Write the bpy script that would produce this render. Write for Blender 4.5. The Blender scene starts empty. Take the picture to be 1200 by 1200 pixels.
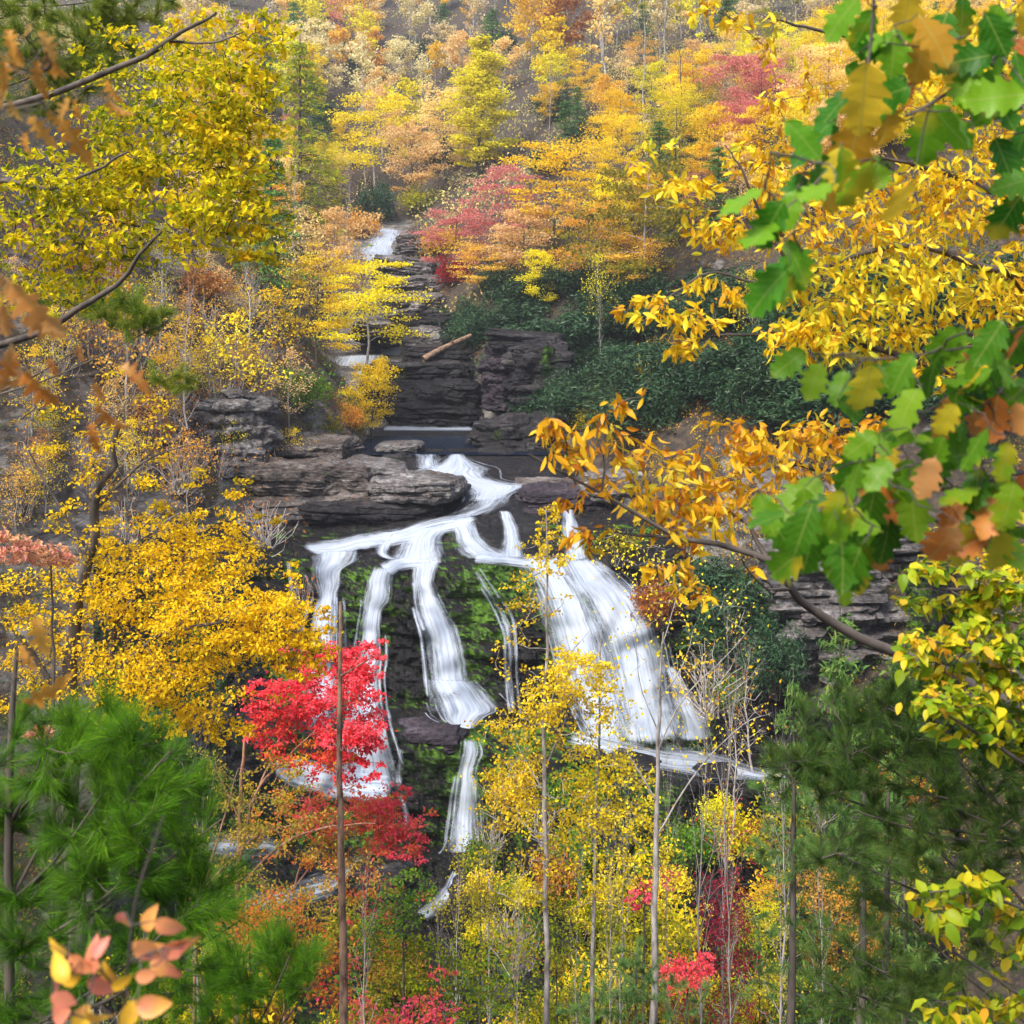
import bpy, math, random
import numpy as np
from mathutils import Vector

# ------------------------------------------------------------------ camera, sky, sun, exposure
sc = bpy.context.scene
COL = sc.collection
F = 1448.0                      # focal length in photo pixels (photo 1200 x 1200)
HOR = 350.0                     # eye level in photo pixels

cam_d = bpy.data.cameras.new('camera')
cam = bpy.data.objects.new('camera', cam_d)
COL.objects.link(cam)
cam.location = (0, 0, 0)
cam.rotation_euler = (math.radians(90), 0, 0)
cam_d.sensor_width = 36
cam_d.lens = 36 * F / 1200
cam_d.shift_y = (HOR - 600) / 1200.0
cam_d.clip_start = 0.1
cam_d.clip_end = 3000
cam_d.dof.use_dof = True
cam_d.dof.focus_distance = 45
cam_d.dof.aperture_fstop = 6.5
sc.camera = cam

SUN_EL, SUN_AZ = math.radians(52), math.radians(215)
world = bpy.data.worlds.new('World')
sc.world = world
world.use_nodes = True
wn = world.node_tree
wn.nodes.clear()
w_out = wn.nodes.new('ShaderNodeOutputWorld')
w_bg = wn.nodes.new('ShaderNodeBackground')
w_sky = wn.nodes.new('ShaderNodeTexSky')
w_sky.sky_type = 'NISHITA'
w_sky.sun_disc = False
w_sky.sun_elevation = SUN_EL
w_sky.sun_rotation = SUN_AZ
w_sky.air_density = 1.0
w_sky.dust_density = 3.0
w_sky.ozone_density = 0.6
w_bg.inputs['Strength'].default_value = 0.105
wn.links.new(w_sky.outputs[0], w_bg.inputs['Color'])
wn.links.new(w_bg.outputs[0], w_out.inputs['Surface'])
sun_d = bpy.data.lights.new('sun', 'SUN')
sun_d.energy = 1.5
sun_d.angle = math.radians(20)
sun_d.color = (1.0, 0.96, 0.9)
sun = bpy.data.objects.new('sun', sun_d)
COL.objects.link(sun)
sd = Vector((math.sin(SUN_AZ) * math.cos(SUN_EL), math.cos(SUN_AZ) * math.cos(SUN_EL), math.sin(SUN_EL)))
sun.rotation_euler = sd.to_track_quat('Z', 'Y').to_euler()
sun.location = (0, -20, 60)
sc.view_settings.view_transform = 'Standard'
sc.view_settings.look = 'None'
sc.view_settings.gamma = 1
sc.view_settings.use_curve_mapping = False
sc.view_settings.exposure = 1.85
sc.cycles.max_bounces = 6
sc.cycles.diffuse_bounces = 3
sc.cycles.glossy_bounces = 2
sc.cycles.transmission_bounces = 4
sc.cycles.transparent_max_bounces = 12
sc.cycles.volume_bounces = 0
sc.cycles.use_denoising = True
sc.cycles.use_adaptive_sampling = True

random.seed(11)
RNG = np.random.default_rng(11)
UP = np.array([0., 0., 1.])

# ------------------------------------------------------------------ helpers
def P(px, row, Y):
    return np.array([(px - 600) / F * Y, Y, (HOR - row) / F * Y])

def m(px_len, Y):               # photo pixels -> metres at depth Y
    return px_len * Y / F

def _hash(ix, iy, iz):
    h = (ix.astype(np.int64) * 73856093) ^ (iy.astype(np.int64) * 19349663) ^ (iz.astype(np.int64) * 83492791)
    h = h & 0x7fffffff
    h = (h ^ (h >> 13)) * 1274126177 & 0x7fffffff
    h = (h ^ (h >> 16)) * 60493 & 0x7fffffff
    h = h ^ (h >> 11)
    return (h % 100003) / 100003.0

def vnoise(x, y, z=0.0):
    x, y, z = np.broadcast_arrays(np.asarray(x, float), np.asarray(y, float), np.asarray(z, float))
    ix, iy, iz = np.floor(x), np.floor(y), np.floor(z)
    fx, fy, fz = x - ix, y - iy, z - iz
    fx, fy, fz = [t * t * (3 - 2 * t) for t in (fx, fy, fz)]
    r = 0
    for a in (0, 1):
        for b in (0, 1):
            for c in (0, 1):
                wt = (fx if a else 1 - fx) * (fy if b else 1 - fy) * (fz if c else 1 - fz)
                r = r + wt * _hash(ix + a, iy + b, iz + c)
    return r * 2 - 1

def fbm(x, y, z=0.0, o=4):
    r, a, s = 0, 1.0, 1.0
    for i in range(o):
        r = r + a * vnoise(np.asarray(x) * s + 17.3 * i, np.asarray(y) * s - 9.1 * i, np.asarray(z) * s + 5.7 * i)
        a *= .5
        s *= 2.03
    return r

def norm(v):
    return v / np.maximum(np.linalg.norm(v, axis=-1, keepdims=True), 1e-9)

class MB:
    """collects faces and links them as one mesh object"""
    def __init__(s):
        s.v, s.f, s.r, s.n, s.p = [], [], [], 0, []
    def add(s, verts, faces, rnd=0.5, blade=None):
        verts = np.asarray(verts, float).reshape(-1, 3)
        faces = np.asarray(faces, int)
        if faces.ndim == 1:
            faces = faces[None]
        s.v.append(verts)
        s.f.append(faces + s.n)
        s.r.append(np.broadcast_to(np.asarray(rnd, float), (len(faces),)))
        s.n += len(verts)
        if blade is not None: s.p.append(np.asarray(blade, float).reshape(-1, 3))
    def mesh(s, name, mat, smooth=True, point_attr=None):
        me = bpy.data.meshes.new(name)
        if s.n == 0:
            return me
        V = np.concatenate(s.v)
        me.vertices.add(len(V))
        me.vertices.foreach_set('co', V.astype(np.float32).ravel())
        loops = np.concatenate([f.ravel() for f in s.f])
        tot = np.concatenate([np.full(len(f), f.shape[1]) for f in s.f])
        start = np.concatenate([[0], np.cumsum(tot)[:-1]])
        me.loops.add(len(loops))
        me.loops.foreach_set('vertex_index', loops.astype(np.int32))
        me.polygons.add(len(tot))
        me.polygons.foreach_set('loop_start', start.astype(np.int32))
        me.polygons.foreach_set('loop_total', tot.astype(np.int32))
        me.polygons.foreach_set('use_smooth', np.full(len(tot), bool(smooth)))
        me.update(calc_edges=True)
        a = me.attributes.new('rnd', 'FLOAT', 'FACE')
        a.data.foreach_set('value', np.concatenate(s.r).astype(np.float32))
        if point_attr:
            for k, val in point_attr.items():
                val = np.asarray(val, np.float32)
                if val.ndim == 2:
                    at = me.attributes.new(k, 'FLOAT_VECTOR', 'POINT')
                    at.data.foreach_set('vector', val.ravel())
                else:
                    at = me.attributes.new(k, 'FLOAT', 'POINT')
                    at.data.foreach_set('value', val)
        if s.p:
            at = me.attributes.new('blade', 'FLOAT_VECTOR', 'POINT')
            at.data.foreach_set('vector', np.concatenate(s.p).astype(np.float32).ravel())
        if mat:
            me.materials.append(mat)
        return me
    def build(s, name, mat, parent=None, smooth=True, point_attr=None):
        o = bpy.data.objects.new(name, s.mesh(name, mat, smooth, point_attr))
        COL.objects.link(o)
        if parent:
            o.parent = parent
        return o

def tag(o, label=None, cat=None, group=None, kind=None):
    if label: o['label'] = label
    if cat: o['category'] = cat
    if group: o['group'] = group
    if kind: o['kind'] = kind
    return o

def thing(name, label, cat, loc=(0, 0, 0), rz=0.0, group=None):
    o = bpy.data.objects.new(name, None)
    COL.objects.link(o)
    o.location = tuple(float(c) for c in loc)
    o.rotation_euler = (0, 0, rz)
    o.empty_display_size = 0.3
    return tag(o, label, cat, group)

def copy_tree(src, loc, rz, scale, label, group=None, mats=None):
    c = src.copy()
    COL.objects.link(c)
    c.location = tuple(float(t) for t in loc)
    c.rotation_euler = (0, 0, rz)
    c.scale = scale
    c['label'] = label
    if group: c['group'] = group
    elif 'group' in c: del c['group']
    for ch in KIDS[src.name]:
        d = ch.copy()
        COL.objects.link(d)
        d.parent = c
        base = ch.name.split('.')[0]
        if mats and base in mats:
            d.material_slots[0].link = 'OBJECT'
            d.material_slots[0].material = mats[base]
    return c
KIDS = {}

def tube(mb, pts, rad, sides=5, rnd=0.5):
    pts = np.asarray(pts, float)
    n = len(pts)
    rad = np.broadcast_to(np.asarray(rad, float), (n,))
    t = norm(np.gradient(pts, axis=0))
    ref = np.array([0.31, 0.87, 0.38]) if abs(t[0][2]) > .8 else UP
    a = norm(np.cross(t, ref))
    b = np.cross(t, a)
    ang = np.arange(sides) / sides * 2 * np.pi
    V = pts[:, None, :] + rad[:, None, None] * (np.cos(ang)[None, :, None] * a[:, None, :] + np.sin(ang)[None, :, None] * b[:, None, :])
    i = np.arange(n - 1)[:, None] * sides
    j = np.arange(sides)[None, :]
    k = (j + 1) % sides
    fa = np.stack([i + j, i + k, i + k + sides, i + j + sides], -1).reshape(-1, 4)
    mb.add(V.reshape(-1, 3), fa, rnd)

def smooth_path(pts, n):
    """Catmull-Rom resample of a polyline (rows may hold extra columns)"""
    p = np.asarray(pts, float)
    if len(p) < 3:
        t = np.linspace(0, 1, n)[:, None]
        return p[0] * (1 - t) + p[-1] * t
    q = np.vstack([2 * p[0] - p[1], p, 2 * p[-1] - p[-2]])
    s = np.linspace(0, len(p) - 1 - 1e-6, n)
    i = s.astype(int)
    u = (s - i)[:, None]
    p0, p1, p2, p3 = q[i], q[i + 1], q[i + 2], q[i + 3]
    return 0.5 * ((2 * p1) + (-p0 + p2) * u + (2 * p0 - 5 * p1 + 4 * p2 - p3) * u ** 2 + (-p0 + 3 * p1 - 3 * p2 + p3) * u ** 3)

def leaf_frames(rng, N, flat=0.6, droop=0.3):
    """random leaf directions: length axis d, normal n, side s"""
    n = norm(UP * flat + rng.normal(size=(N, 3)) * (1 - flat) * 0.9 + 1e-6)
    d = rng.normal(size=(N, 3))
    d = norm(d - (d * n).sum(1, keepdims=True) * n)
    d = norm(d - UP * droop)
    s = norm(np.cross(n, d))
    n = np.cross(d, s)
    return d, s, n

def leaves_diamond(mb, c, d, s, n, L, W, rnd, fold=0.25):
    """ovate folded leaf, four corners"""
    L = np.broadcast_to(L, (len(c),))[:, None]
    W = np.broadcast_to(W, (len(c),))[:, None]
    v0 = c - d * L * .5
    v2 = c + d * L * .5 - n * L * .08
    v1 = c - d * L * .08 + s * W * .5 + n * W * fold
    v3 = c - d * L * .08 - s * W * .5 + n * W * fold
    V = np.stack([v0, v1, v2, v3], 1).reshape(-1, 3)
    mb.add(V, np.arange(len(c) * 4).reshape(-1, 4), rnd)

def leaves_shaped(mb, c, d, s, n, L, prof, rnd, fold=0.2, curl=0.25, twist=0.0, rng=RNG):
    """leaf blade with midrib: prof = [(t, half-width in leaf lengths, t shift of the edge)]"""
    prof = np.asarray(prof, float)
    K = len(prof)
    t, w, sh = prof[:, 0], prof[:, 1], prof[:, 2]
    N = len(c)
    L = np.broadcast_to(L, (N,))[:, None]
    fold = np.broadcast_to(fold, (N,))[:, None]
    curl = np.broadcast_to(curl, (N,))[:, None]
    ph = rng.uniform(0, 6.3, (N, 1))
    V = np.zeros((N, K, 3, 3))
    for col, sg in ((0, -1), (1, 0), (2, 1)):
        tt = t + (sh if sg else 0)
        lx = tt[None] * L
        ly = sg * w[None] * L
        lz = -curl * tt[None] ** 2 * L + (np.abs(sg) * w[None]) * L * fold
        lz = lz + (0.035 * L * np.sin(tt[None] * 13 + ph + sg * 1.7) * (abs(sg)))
        V[:, :, col, :] = c[:, None] + d[:, None] * lx[..., None] + s[:, None] * ly[..., None] + n[:, None] * lz[..., None]
    idx = np.arange(K * 3).reshape(K, 3)
    f = []
    for k in range(K - 1):
        f.append([idx[k, 0], idx[k, 1], idx[k + 1, 1], idx[k + 1, 0]])
        f.append([idx[k, 1], idx[k, 2], idx[k + 1, 2], idx[k + 1, 1]])
    f = np.array(f)
    fa = (np.arange(N)[:, None, None] * K * 3 + f[None]).reshape(-1, 4)
    bl = np.zeros((N, K, 3, 3))
    bl[..., 0] = t[None, :, None]
    bl[..., 1] = np.abs(w[None, :, None] * np.array([-1, 0, 1])[None, None, :])
    bl[..., 2] = 1
    mb.add(V.reshape(-1, 3), fa, np.repeat(rnd, len(f)), bl)

OVATE = [(0, .01, 0), (.1, .16, 0), (.28, .27, 0), (.5, .29, 0), (.72, .2, 0), (.88, .09, 0), (1, .0, 0)]
LANCE = [(0, .01, 0), (.12, .08, 0), (.35, .155, 0), (.6, .165, 0), (.8, .105, 0), (1, .0, 0)]
OAK = [(0, .007, 0), (.07, .01, 0), (.13, .05, 0), (.18, .15, .03), (.2, .19, .05), (.225, .165, .03), (.25, .17, .045), (.28, .09, 0), (.33, .075, 0), (.365, .22, .05), (.385, .29, .085),
       (.41, .25, .05), (.435, .29, .075), (.46, .2, .03), (.485, .12, 0), (.53, .09, 0), (.565, .22, .05), (.585, .3, .09), (.61, .25, .055), (.63, .27, .075), (.66, .16, .03), (.69, .1, 0),
       (.73, .09, 0), (.76, .17, .06), (.785, .2, .075), (.81, .13, .04), (.835, .14, .05), (.86, .07, 0), (.9, .065, .02), (.93, .07, .03), (.95, .035, .01), (1, 0, 0)]
OAKRAW = list(OAK)
OAK = [(t, w if t < .1 else (.55 * w + .45 * .34 * math.sin(math.pi * min(1, t)) ** .6 * (1 if t < .93 else .4)) * 1.1, s * .9) for t, w, s in OAK]

OAKN = [(t, w * .85, s * .6) for t, w, s in OAKRAW]

# ------------------------------------------------------------------ materials
def new_mat(name):
    mt = bpy.data.materials.new(name)
    mt.use_nodes = True
    nt = mt.node_tree
    nt.nodes.clear()
    return mt, nt, nt.nodes, nt.links

def ramp(nodes, cols, pos=None, interp='LINEAR'):
    r = nodes.new('ShaderNodeValToRGB')
    r.color_ramp.interpolation = interp
    e = r.color_ramp.elements
    n = len(cols)
    pos = pos or [i / max(n - 1, 1) for i in range(n)]
    while len(e) < n:
        e.new(0.5)
    for i in range(n):
        e[i].position = pos[i]
        e[i].color = (*cols[i], 1) if len(cols[i]) == 3 else cols[i]
    return r

def leaf_mat(name, cols, trans=0.42, spec=0.0, vary=0.12, noise=None, veins=0):
    mt, nt, N, L = new_mat(name)
    out = N.new('ShaderNodeOutputMaterial')
    at = N.new('ShaderNodeAttribute')
    at.attribute_name = 'rnd'
    rp = ramp(N, cols)
    L.new(at.outputs['Fac'], rp.inputs[0])
    colsock = rp.outputs[0]
    if noise:                                    # patches of a second colour inside a blade
        tc = N.new('ShaderNodeTexCoord')
        nz = N.new('ShaderNodeTexNoise')
        nz.inputs['Scale'].default_value = noise[1]
        nz.inputs['Detail'].default_value = 4
        L.new(tc.outputs['Object'], nz.inputs['Vector'])
        r2 = ramp(N, [(0, 0, 0), (1, 1, 1)], [noise[2], noise[2] + .12])
        L.new(nz.outputs[0], r2.inputs[0])
        mx = N.new('ShaderNodeMix')
        mx.data_type = 'RGBA'
        mx.inputs['B'].default_value = (*noise[0], 1)
        L.new(r2.outputs[0], mx.inputs['Factor'])
        L.new(colsock, mx.inputs['A'])
        colsock = mx.outputs['Result']
    if veins:                                    # pale midrib and side veins of a broad blade
        ba = N.new('ShaderNodeAttribute')
        ba.attribute_name = 'blade'
        sx = N.new('ShaderNodeSeparateXYZ')
        L.new(ba.outputs['Vector'], sx.inputs[0])
        def mm(op, a_, b_):
            q = N.new('ShaderNodeMath')
            q.operation = op
            for i_, t_ in enumerate((a_, b_)):
                if isinstance(t_, (int, float)): q.inputs[i_].default_value = t_
                else: L.new(t_, q.inputs[i_])
            return q.outputs[0]
        side = mm('PINGPONG', mm('SUBTRACT', sx.outputs['X'], mm('MULTIPLY', sx.outputs['Y'], .75)), .5 / veins)
        v1 = mm('LESS_THAN', side, .007)
        v2 = mm('LESS_THAN', sx.outputs['Y'], .012)
        vv = mm('MULTIPLY', mm('MAXIMUM', mm('MULTIPLY', v1, .55), v2), .6)
        mv_ = N.new('ShaderNodeMix')
        mv_.data_type = 'RGBA'
        mv_.blend_type = 'MIX'
        mv_.inputs['B'].default_value = (*[min(1, c * .35 + .22 * k) for c, k in zip(cols[-1], (1, 1, .3))], 1)
        L.new(vv, mv_.inputs['Factor'])
        L.new(colsock, mv_.inputs['A'])
        colsock = mv_.outputs['Result']
    oi = N.new('ShaderNodeObjectInfo')
    hsv = N.new('ShaderNodeHueSaturation')
    mh = N.new('ShaderNodeMapRange')
    mh.inputs['To Min'].default_value = 0.5 - vary * .12
    mh.inputs['To Max'].default_value = 0.5 + vary * .12
    mv = N.new('ShaderNodeMapRange')
    mv.inputs['To Min'].default_value = 1 - vary
    mv.inputs['To Max'].default_value = 1 + vary
    L.new(oi.outputs['Random'], mh.inputs['Value'])
    L.new(oi.outputs['Random'], mv.inputs['Value'])
    L.new(mh.outputs[0], hsv.inputs['Hue'])
    L.new(mv.outputs[0], hsv.inputs['Value'])
    L.new(colsock, hsv.inputs['Color'])
    tr = N.new('ShaderNodeBsdfTranslucent')
    if spec > 0:
        df = N.new('ShaderNodeBsdfPrincipled')
        df.inputs['Roughness'].default_value = 0.42
        df.inputs['Specular IOR Level'].default_value = spec
        L.new(hsv.outputs[0], df.inputs['Base Color'])
    else:
        df = N.new('ShaderNodeBsdfDiffuse')
        L.new(hsv.outputs[0], df.inputs['Color'])
    L.new(hsv.outputs[0], tr.inputs['Color'])
    mix = N.new('ShaderNodeMixShader')
    mix.inputs[0].default_value = trans
    L.new(df.outputs[0], mix.inputs[1])
    L.new(tr.outputs[0], mix.inputs[2])
    L.new(mix.outputs[0], out.inputs['Surface'])
    return mt

def bark_mat(name, c1, c2, scale=6, lich=None):
    mt, nt, N, L = new_mat(name)
    out = N.new('ShaderNodeOutputMaterial')
    b = N.new('ShaderNodeBsdfPrincipled')
    b.inputs['Roughness'].default_value = 0.85
    tc = N.new('ShaderNodeTexCoord')
    mp = N.new('ShaderNodeMapping')
    mp.inputs['Scale'].default_value = (1, 1, .35)
    nz = N.new('ShaderNodeTexNoise')
    nz.inputs['Scale'].default_value = scale
    nz.inputs['Detail'].default_value = 6
    L.new(tc.outputs['Object'], mp.inputs[0])
    L.new(mp.outputs[0], nz.inputs['Vector'])
    cols = [c1, c2] if lich is None else [c1, c2, lich]
    rp = ramp(N, cols, [.35, .6] if lich is None else [.35, .55, .72])
    L.new(nz.outputs[0], rp.inputs[0])
    L.new(rp.outputs[0], b.inputs['Base Color'])
    bp = N.new('ShaderNodeBump')
    bp.inputs['Strength'].default_value = .5
    bp.inputs['Distance'].default_value = .02
    L.new(nz.outputs[0], bp.inputs['Height'])
    L.new(bp.outputs[0], b.inputs['Normal'])
    L.new(b.outputs[0], out.inputs['Surface'])
    return mt

def rock_mat(name, cols, moss=0.0, litter=0.0, rough=.8, strata=2.2, mosscol=(.07, .155, .009), litcol=(.11, .05, .022)):
    mt, nt, N, L = new_mat(name)
    out = N.new('ShaderNodeOutputMaterial')
    b = N.new('ShaderNodeBsdfPrincipled')
    b.inputs['Roughness'].default_value = rough
    b.inputs['Specular IOR Level'].default_value = .25
    tc = N.new('ShaderNodeTexCoord')
    geo = N.new('ShaderNodeNewGeometry')
    def noise(scale, stretch=(1, 1, 1), det=6, rg=.55):
        mp = N.new('ShaderNodeMapping')
        mp.inputs['Scale'].default_value = stretch
        L.new(geo.outputs['Position'], mp.inputs[0])
        nz = N.new('ShaderNodeTexNoise')
        nz.inputs['Scale'].default_value = scale
        nz.inputs['Detail'].default_value = det
        nz.inputs['Roughness'].default_value = rg
        L.new(mp.outputs[0], nz.inputs['Vector'])
        return nz
    n1 = noise(.9, (.35, .35, strata), 8, .65)
    rp = ramp(N, cols, [.3, .5, .62, .75][:len(cols)])
    L.new(n1.outputs[0], rp.inputs[0])
    n2 = noise(3.2, (1, 1, 2.0), 9, .75)
    mul = N.new('ShaderNodeMix')
    mul.data_type = 'RGBA'
    mul.blend_type = 'MULTIPLY'
    mul.inputs['Factor'].default_value = .85
    r2 = ramp(N, [(.12, .12, .12), (.7, .7, .7), (1.6, 1.58, 1.55)], [.38, .5, .66])
    L.new(n2.outputs[0], r2.inputs[0])
    L.new(rp.outputs[0], mul.inputs['A'])
    L.new(r2.outputs[0], mul.inputs['B'])
    col = mul.outputs['Result']
    sep = N.new('ShaderNodeSeparateXYZ')
    L.new(geo.outputs['Normal'], sep.inputs[0])
    def layer(col, color, amount, nscale, zmin, zmax, color2, k=.25, det=8):
        nz = noise(nscale, (1, 1, .6), det, .68 if det > 5 else .55)
        nz2 = noise(nscale * 9, (1, 1, 1), 3, .6)
        cr = ramp(N, [color, color2], [.35, .65])
        L.new(nz2.outputs[0], cr.inputs[0])
        mr = N.new('ShaderNodeMapRange')
        mr.inputs['From Min'].default_value = zmin
        mr.inputs['From Max'].default_value = zmax
        mr.inputs['To Min'].default_value = -k
        mr.inputs['To Max'].default_value = k
        L.new(sep.outputs['Z'], mr.inputs['Value'])
        ad = N.new('ShaderNodeMath')
        L.new(nz.outputs[0], ad.inputs[0])
        L.new(mr.outputs[0], ad.inputs[1])
        th = 1 - amount
        r = ramp(N, [(0, 0, 0), (1, 1, 1)], [max(0, th - .05), min(1, th + .05)])
        L.new(ad.outputs[0], r.inputs[0])
        mx = N.new('ShaderNodeMix')
        mx.data_type = 'RGBA'
        L.new(r.outputs[0], mx.inputs['Factor'])
        L.new(col, mx.inputs['A'])
        L.new(cr.outputs[0], mx.inputs['B'])
        return mx.outputs['Result']
    if moss:
        col = layer(col, tuple(c * .35 for c in mosscol), moss, .26, .95, .2, tuple(c * 1.35 for c in mosscol), .1, 4)
    if litter:
        col = layer(col, tuple(c * .5 for c in litcol), litter, 3.6, .0, .9, tuple(c * 1.9 for c in litcol))
    L.new(col, b.inputs['Base Color'])
    bp = N.new('ShaderNodeBump')
    bp.inputs['Strength'].default_value = .8
    bp.inputs['Distance'].default_value = .25
    ad = N.new('ShaderNodeMath')
    L.new(n1.outputs[0], ad.inputs[0])
    sm = N.new('ShaderNodeMath')
    sm.operation = 'MULTIPLY'
    sm.inputs[1].default_value = .8
    L.new(n2.outputs[0], sm.inputs[0])
    L.new(sm.outputs[0], ad.inputs[1])
    L.new(ad.outputs[0], bp.inputs['Height'])
    L.new(bp.outputs[0], b.inputs['Normal'])
    L.new(b.outputs[0], out.inputs['Surface'])
    return mt

def ground_mat():
    mt, nt, N, L = new_mat('forest_floor')
    out = N.new('ShaderNodeOutputMaterial')
    b = N.new('ShaderNodeBsdfPrincipled')
    b.inputs['Roughness'].default_value = .9
    geo = N.new('ShaderNodeNewGeometry')
    def noise(scale, stretch=(1, 1, 1), det=6, rg=.6):
        mp = N.new('ShaderNodeMapping')
        mp.inputs['Scale'].default_value = stretch
        L.new(geo.outputs['Position'], mp.inputs[0])
        nz = N.new('ShaderNodeTexNoise')
        nz.inputs['Scale'].default_value = scale
        nz.inputs['Detail'].default_value = det
        nz.inputs['Roughness'].default_value = rg
        L.new(mp.outputs[0], nz.inputs['Vector'])
        return nz
    n1 = noise(2.4, (1, 1, 1), 8, .7)
    litter = ramp(N, [(.010, .008, .007), (.03, .022, .015), (.075, .05, .028), (.035, .036, .016)], [.3, .48, .6, .75])
    L.new(n1.outputs[0], litter.inputs[0])
    n2 = noise(1.3, (.5, .5, 1.6), 9, .72)
    rock = ramp(N, [(.02, .019, .02), (.10, .09, .083), (.26, .24, .22)], [.36, .5, .66])
    L.new(n2.outputs[0], rock.inputs[0])
    at = N.new('ShaderNodeAttribute')
    at.attribute_name = 'rock'
    n3 = noise(.5)
    ad = N.new('ShaderNodeMath')
    L.new(at.outputs['Fac'], ad.inputs[0])
    L.new(n3.outputs[0], ad.inputs[1])
    r = ramp(N, [(0, 0, 0), (1, 1, 1)], [.92, 1.0])
    hf = N.new('ShaderNodeMath')
    hf.operation = 'MULTIPLY'
    hf.inputs[1].default_value = .95
    L.new(ad.outputs[0], hf.inputs[0])
    L.new(hf.outputs[0], r.inputs[0])
    mx = N.new('ShaderNodeMix')
    mx.data_type = 'RGBA'
    L.new(r.outputs[0], mx.inputs['Factor'])
    L.new(litter.outputs[0], mx.inputs['A'])
    L.new(rock.outputs[0], mx.inputs['B'])
    L.new(mx.outputs['Result'], b.inputs['Base Color'])
    bp = N.new('ShaderNodeBump')
    bp.inputs['Strength'].default_value = .8
    bp.inputs['Distance'].default_value = .3
    L.new(n2.outputs[0], bp.inputs['Height'])
    L.new(bp.outputs[0], b.inputs['Normal'])
    L.new(b.outputs[0], out.inputs['Surface'])
    return mt

def water_mat():
    mt, nt, N, L = new_mat('falling_water')
    out = N.new('ShaderNodeOutputMaterial')
    fl = N.new('ShaderNodeAttribute')
    fl.attribute_name = 'flow'                    # x: metres across, y: metres along, z: edge 0..1
    dn = N.new('ShaderNodeAttribute')
    dn.attribute_name = 'dens'
    sep = N.new('ShaderNodeSeparateXYZ')
    L.new(fl.outputs['Vector'], sep.inputs[0])
    def noise(sx, sy, det=5):
        mp = N.new('ShaderNodeMapping')
        mp.inputs['Scale'].default_value = (sx, sy, 0)
        L.new(fl.outputs['Vector'], mp.inputs[0])
        nz = N.new('ShaderNodeTexNoise')
        nz.inputs['Scale'].default_value = 1
        nz.inputs['Detail'].default_value = det
        nz.inputs['Roughness'].default_value = .6
        L.new(mp.outputs[0], nz.inputs['Vector'])
        return nz
    n1 = noise(7.5, .3, 5)
    n2 = noise(2.0, .55, 5)
    # alpha = smooth(edge * 2.2 + dens + noise)
    def math_(op, a, bb):
        q = N.new('ShaderNodeMath')
        q.operation = op
        for i, t in enumerate((a, bb)):
            if isinstance(t, (int, float)): q.inputs[i].default_value = t
            else: L.new(t, q.inputs[i])
        return q.outputs[0]
    s = math_('ADD', math_('MULTIPLY', n1.outputs[0], 0.7), math_('MULTIPLY', n2.outputs[0], 1.2))   # ~ .85 mean
    s = math_('SUBTRACT', s, .95)
    e = math_('MULTIPLY', sep.outputs['Z'], 1.0)
    a = math_('ADD', math_('ADD', s, dn.outputs['Fac']), math_('SUBTRACT', e, 1.0))
    mr = N.new('ShaderNodeMapRange')
    mr.interpolation_type = 'SMOOTHSTEP'
    mr.inputs['From Min'].default_value = -.05
    mr.inputs['From Max'].default_value = .85
    mr.inputs['To Max'].default_value = .96
    L.new(a, mr.inputs['Value'])
    cr = ramp(N, [(.30, .37, .48), (.46, .52, .61), (.58, .62, .68)], [.3, .47, .64])
    L.new(n1.outputs[0], cr.inputs[0])
    df = N.new('ShaderNodeBsdfDiffuse')
    L.new(cr.outputs[0], df.inputs['Color'])
    tl = N.new('ShaderNodeBsdfTranslucent')
    L.new(cr.outputs[0], tl.inputs['Color'])
    m0 = N.new('ShaderNodeMixShader')
    m0.inputs[0].default_value = .35
    L.new(df.outputs[0], m0.inputs[1])
    L.new(tl.outputs[0], m0.inputs[2])
    tp = N.new('ShaderNodeBsdfTransparent')
    mx = N.new('ShaderNodeMixShader')
    L.new(mr.outputs[0], mx.inputs[0])
    L.new(tp.outputs[0], mx.inputs[1])
    L.new(m0.outputs[0], mx.inputs[2])
    L.new(mx.outputs[0], out.inputs['Surface'])
    return mt

def pool_mat():
    mt, nt, N, L = new_mat('pool_water')
    out = N.new('ShaderNodeOutputMaterial')
    b = N.new('ShaderNodeBsdfPrincipled')
    b.inputs['Base Color'].default_value = (.006, .01, .02, 1)
    b.inputs['Roughness'].default_value = .08
    b.inputs['Specular IOR Level'].default_value = .06
    b.inputs['IOR'].default_value = 1.12
    geo = N.new('ShaderNodeNewGeometry')
    mp = N.new('ShaderNodeMapping')
    mp.inputs['Scale'].default_value = (.8, 2.5, 1)
    L.new(geo.outputs['Position'], mp.inputs[0])
    nz = N.new('ShaderNodeTexNoise')
    nz.inputs['Scale'].default_value = 1.2
    nz.inputs['Detail'].default_value = 4
    L.new(mp.outputs[0], nz.inputs['Vector'])
    bp = N.new('ShaderNodeBump')
    bp.inputs['Strength'].default_value = .25
    bp.inputs['Distance'].default_value = .15
    L.new(nz.outputs[0], bp.inputs['Height'])
    L.new(bp.outputs[0], b.inputs['Normal'])
    L.new(b.outputs[0], out.inputs['Surface'])
    return mt

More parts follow.
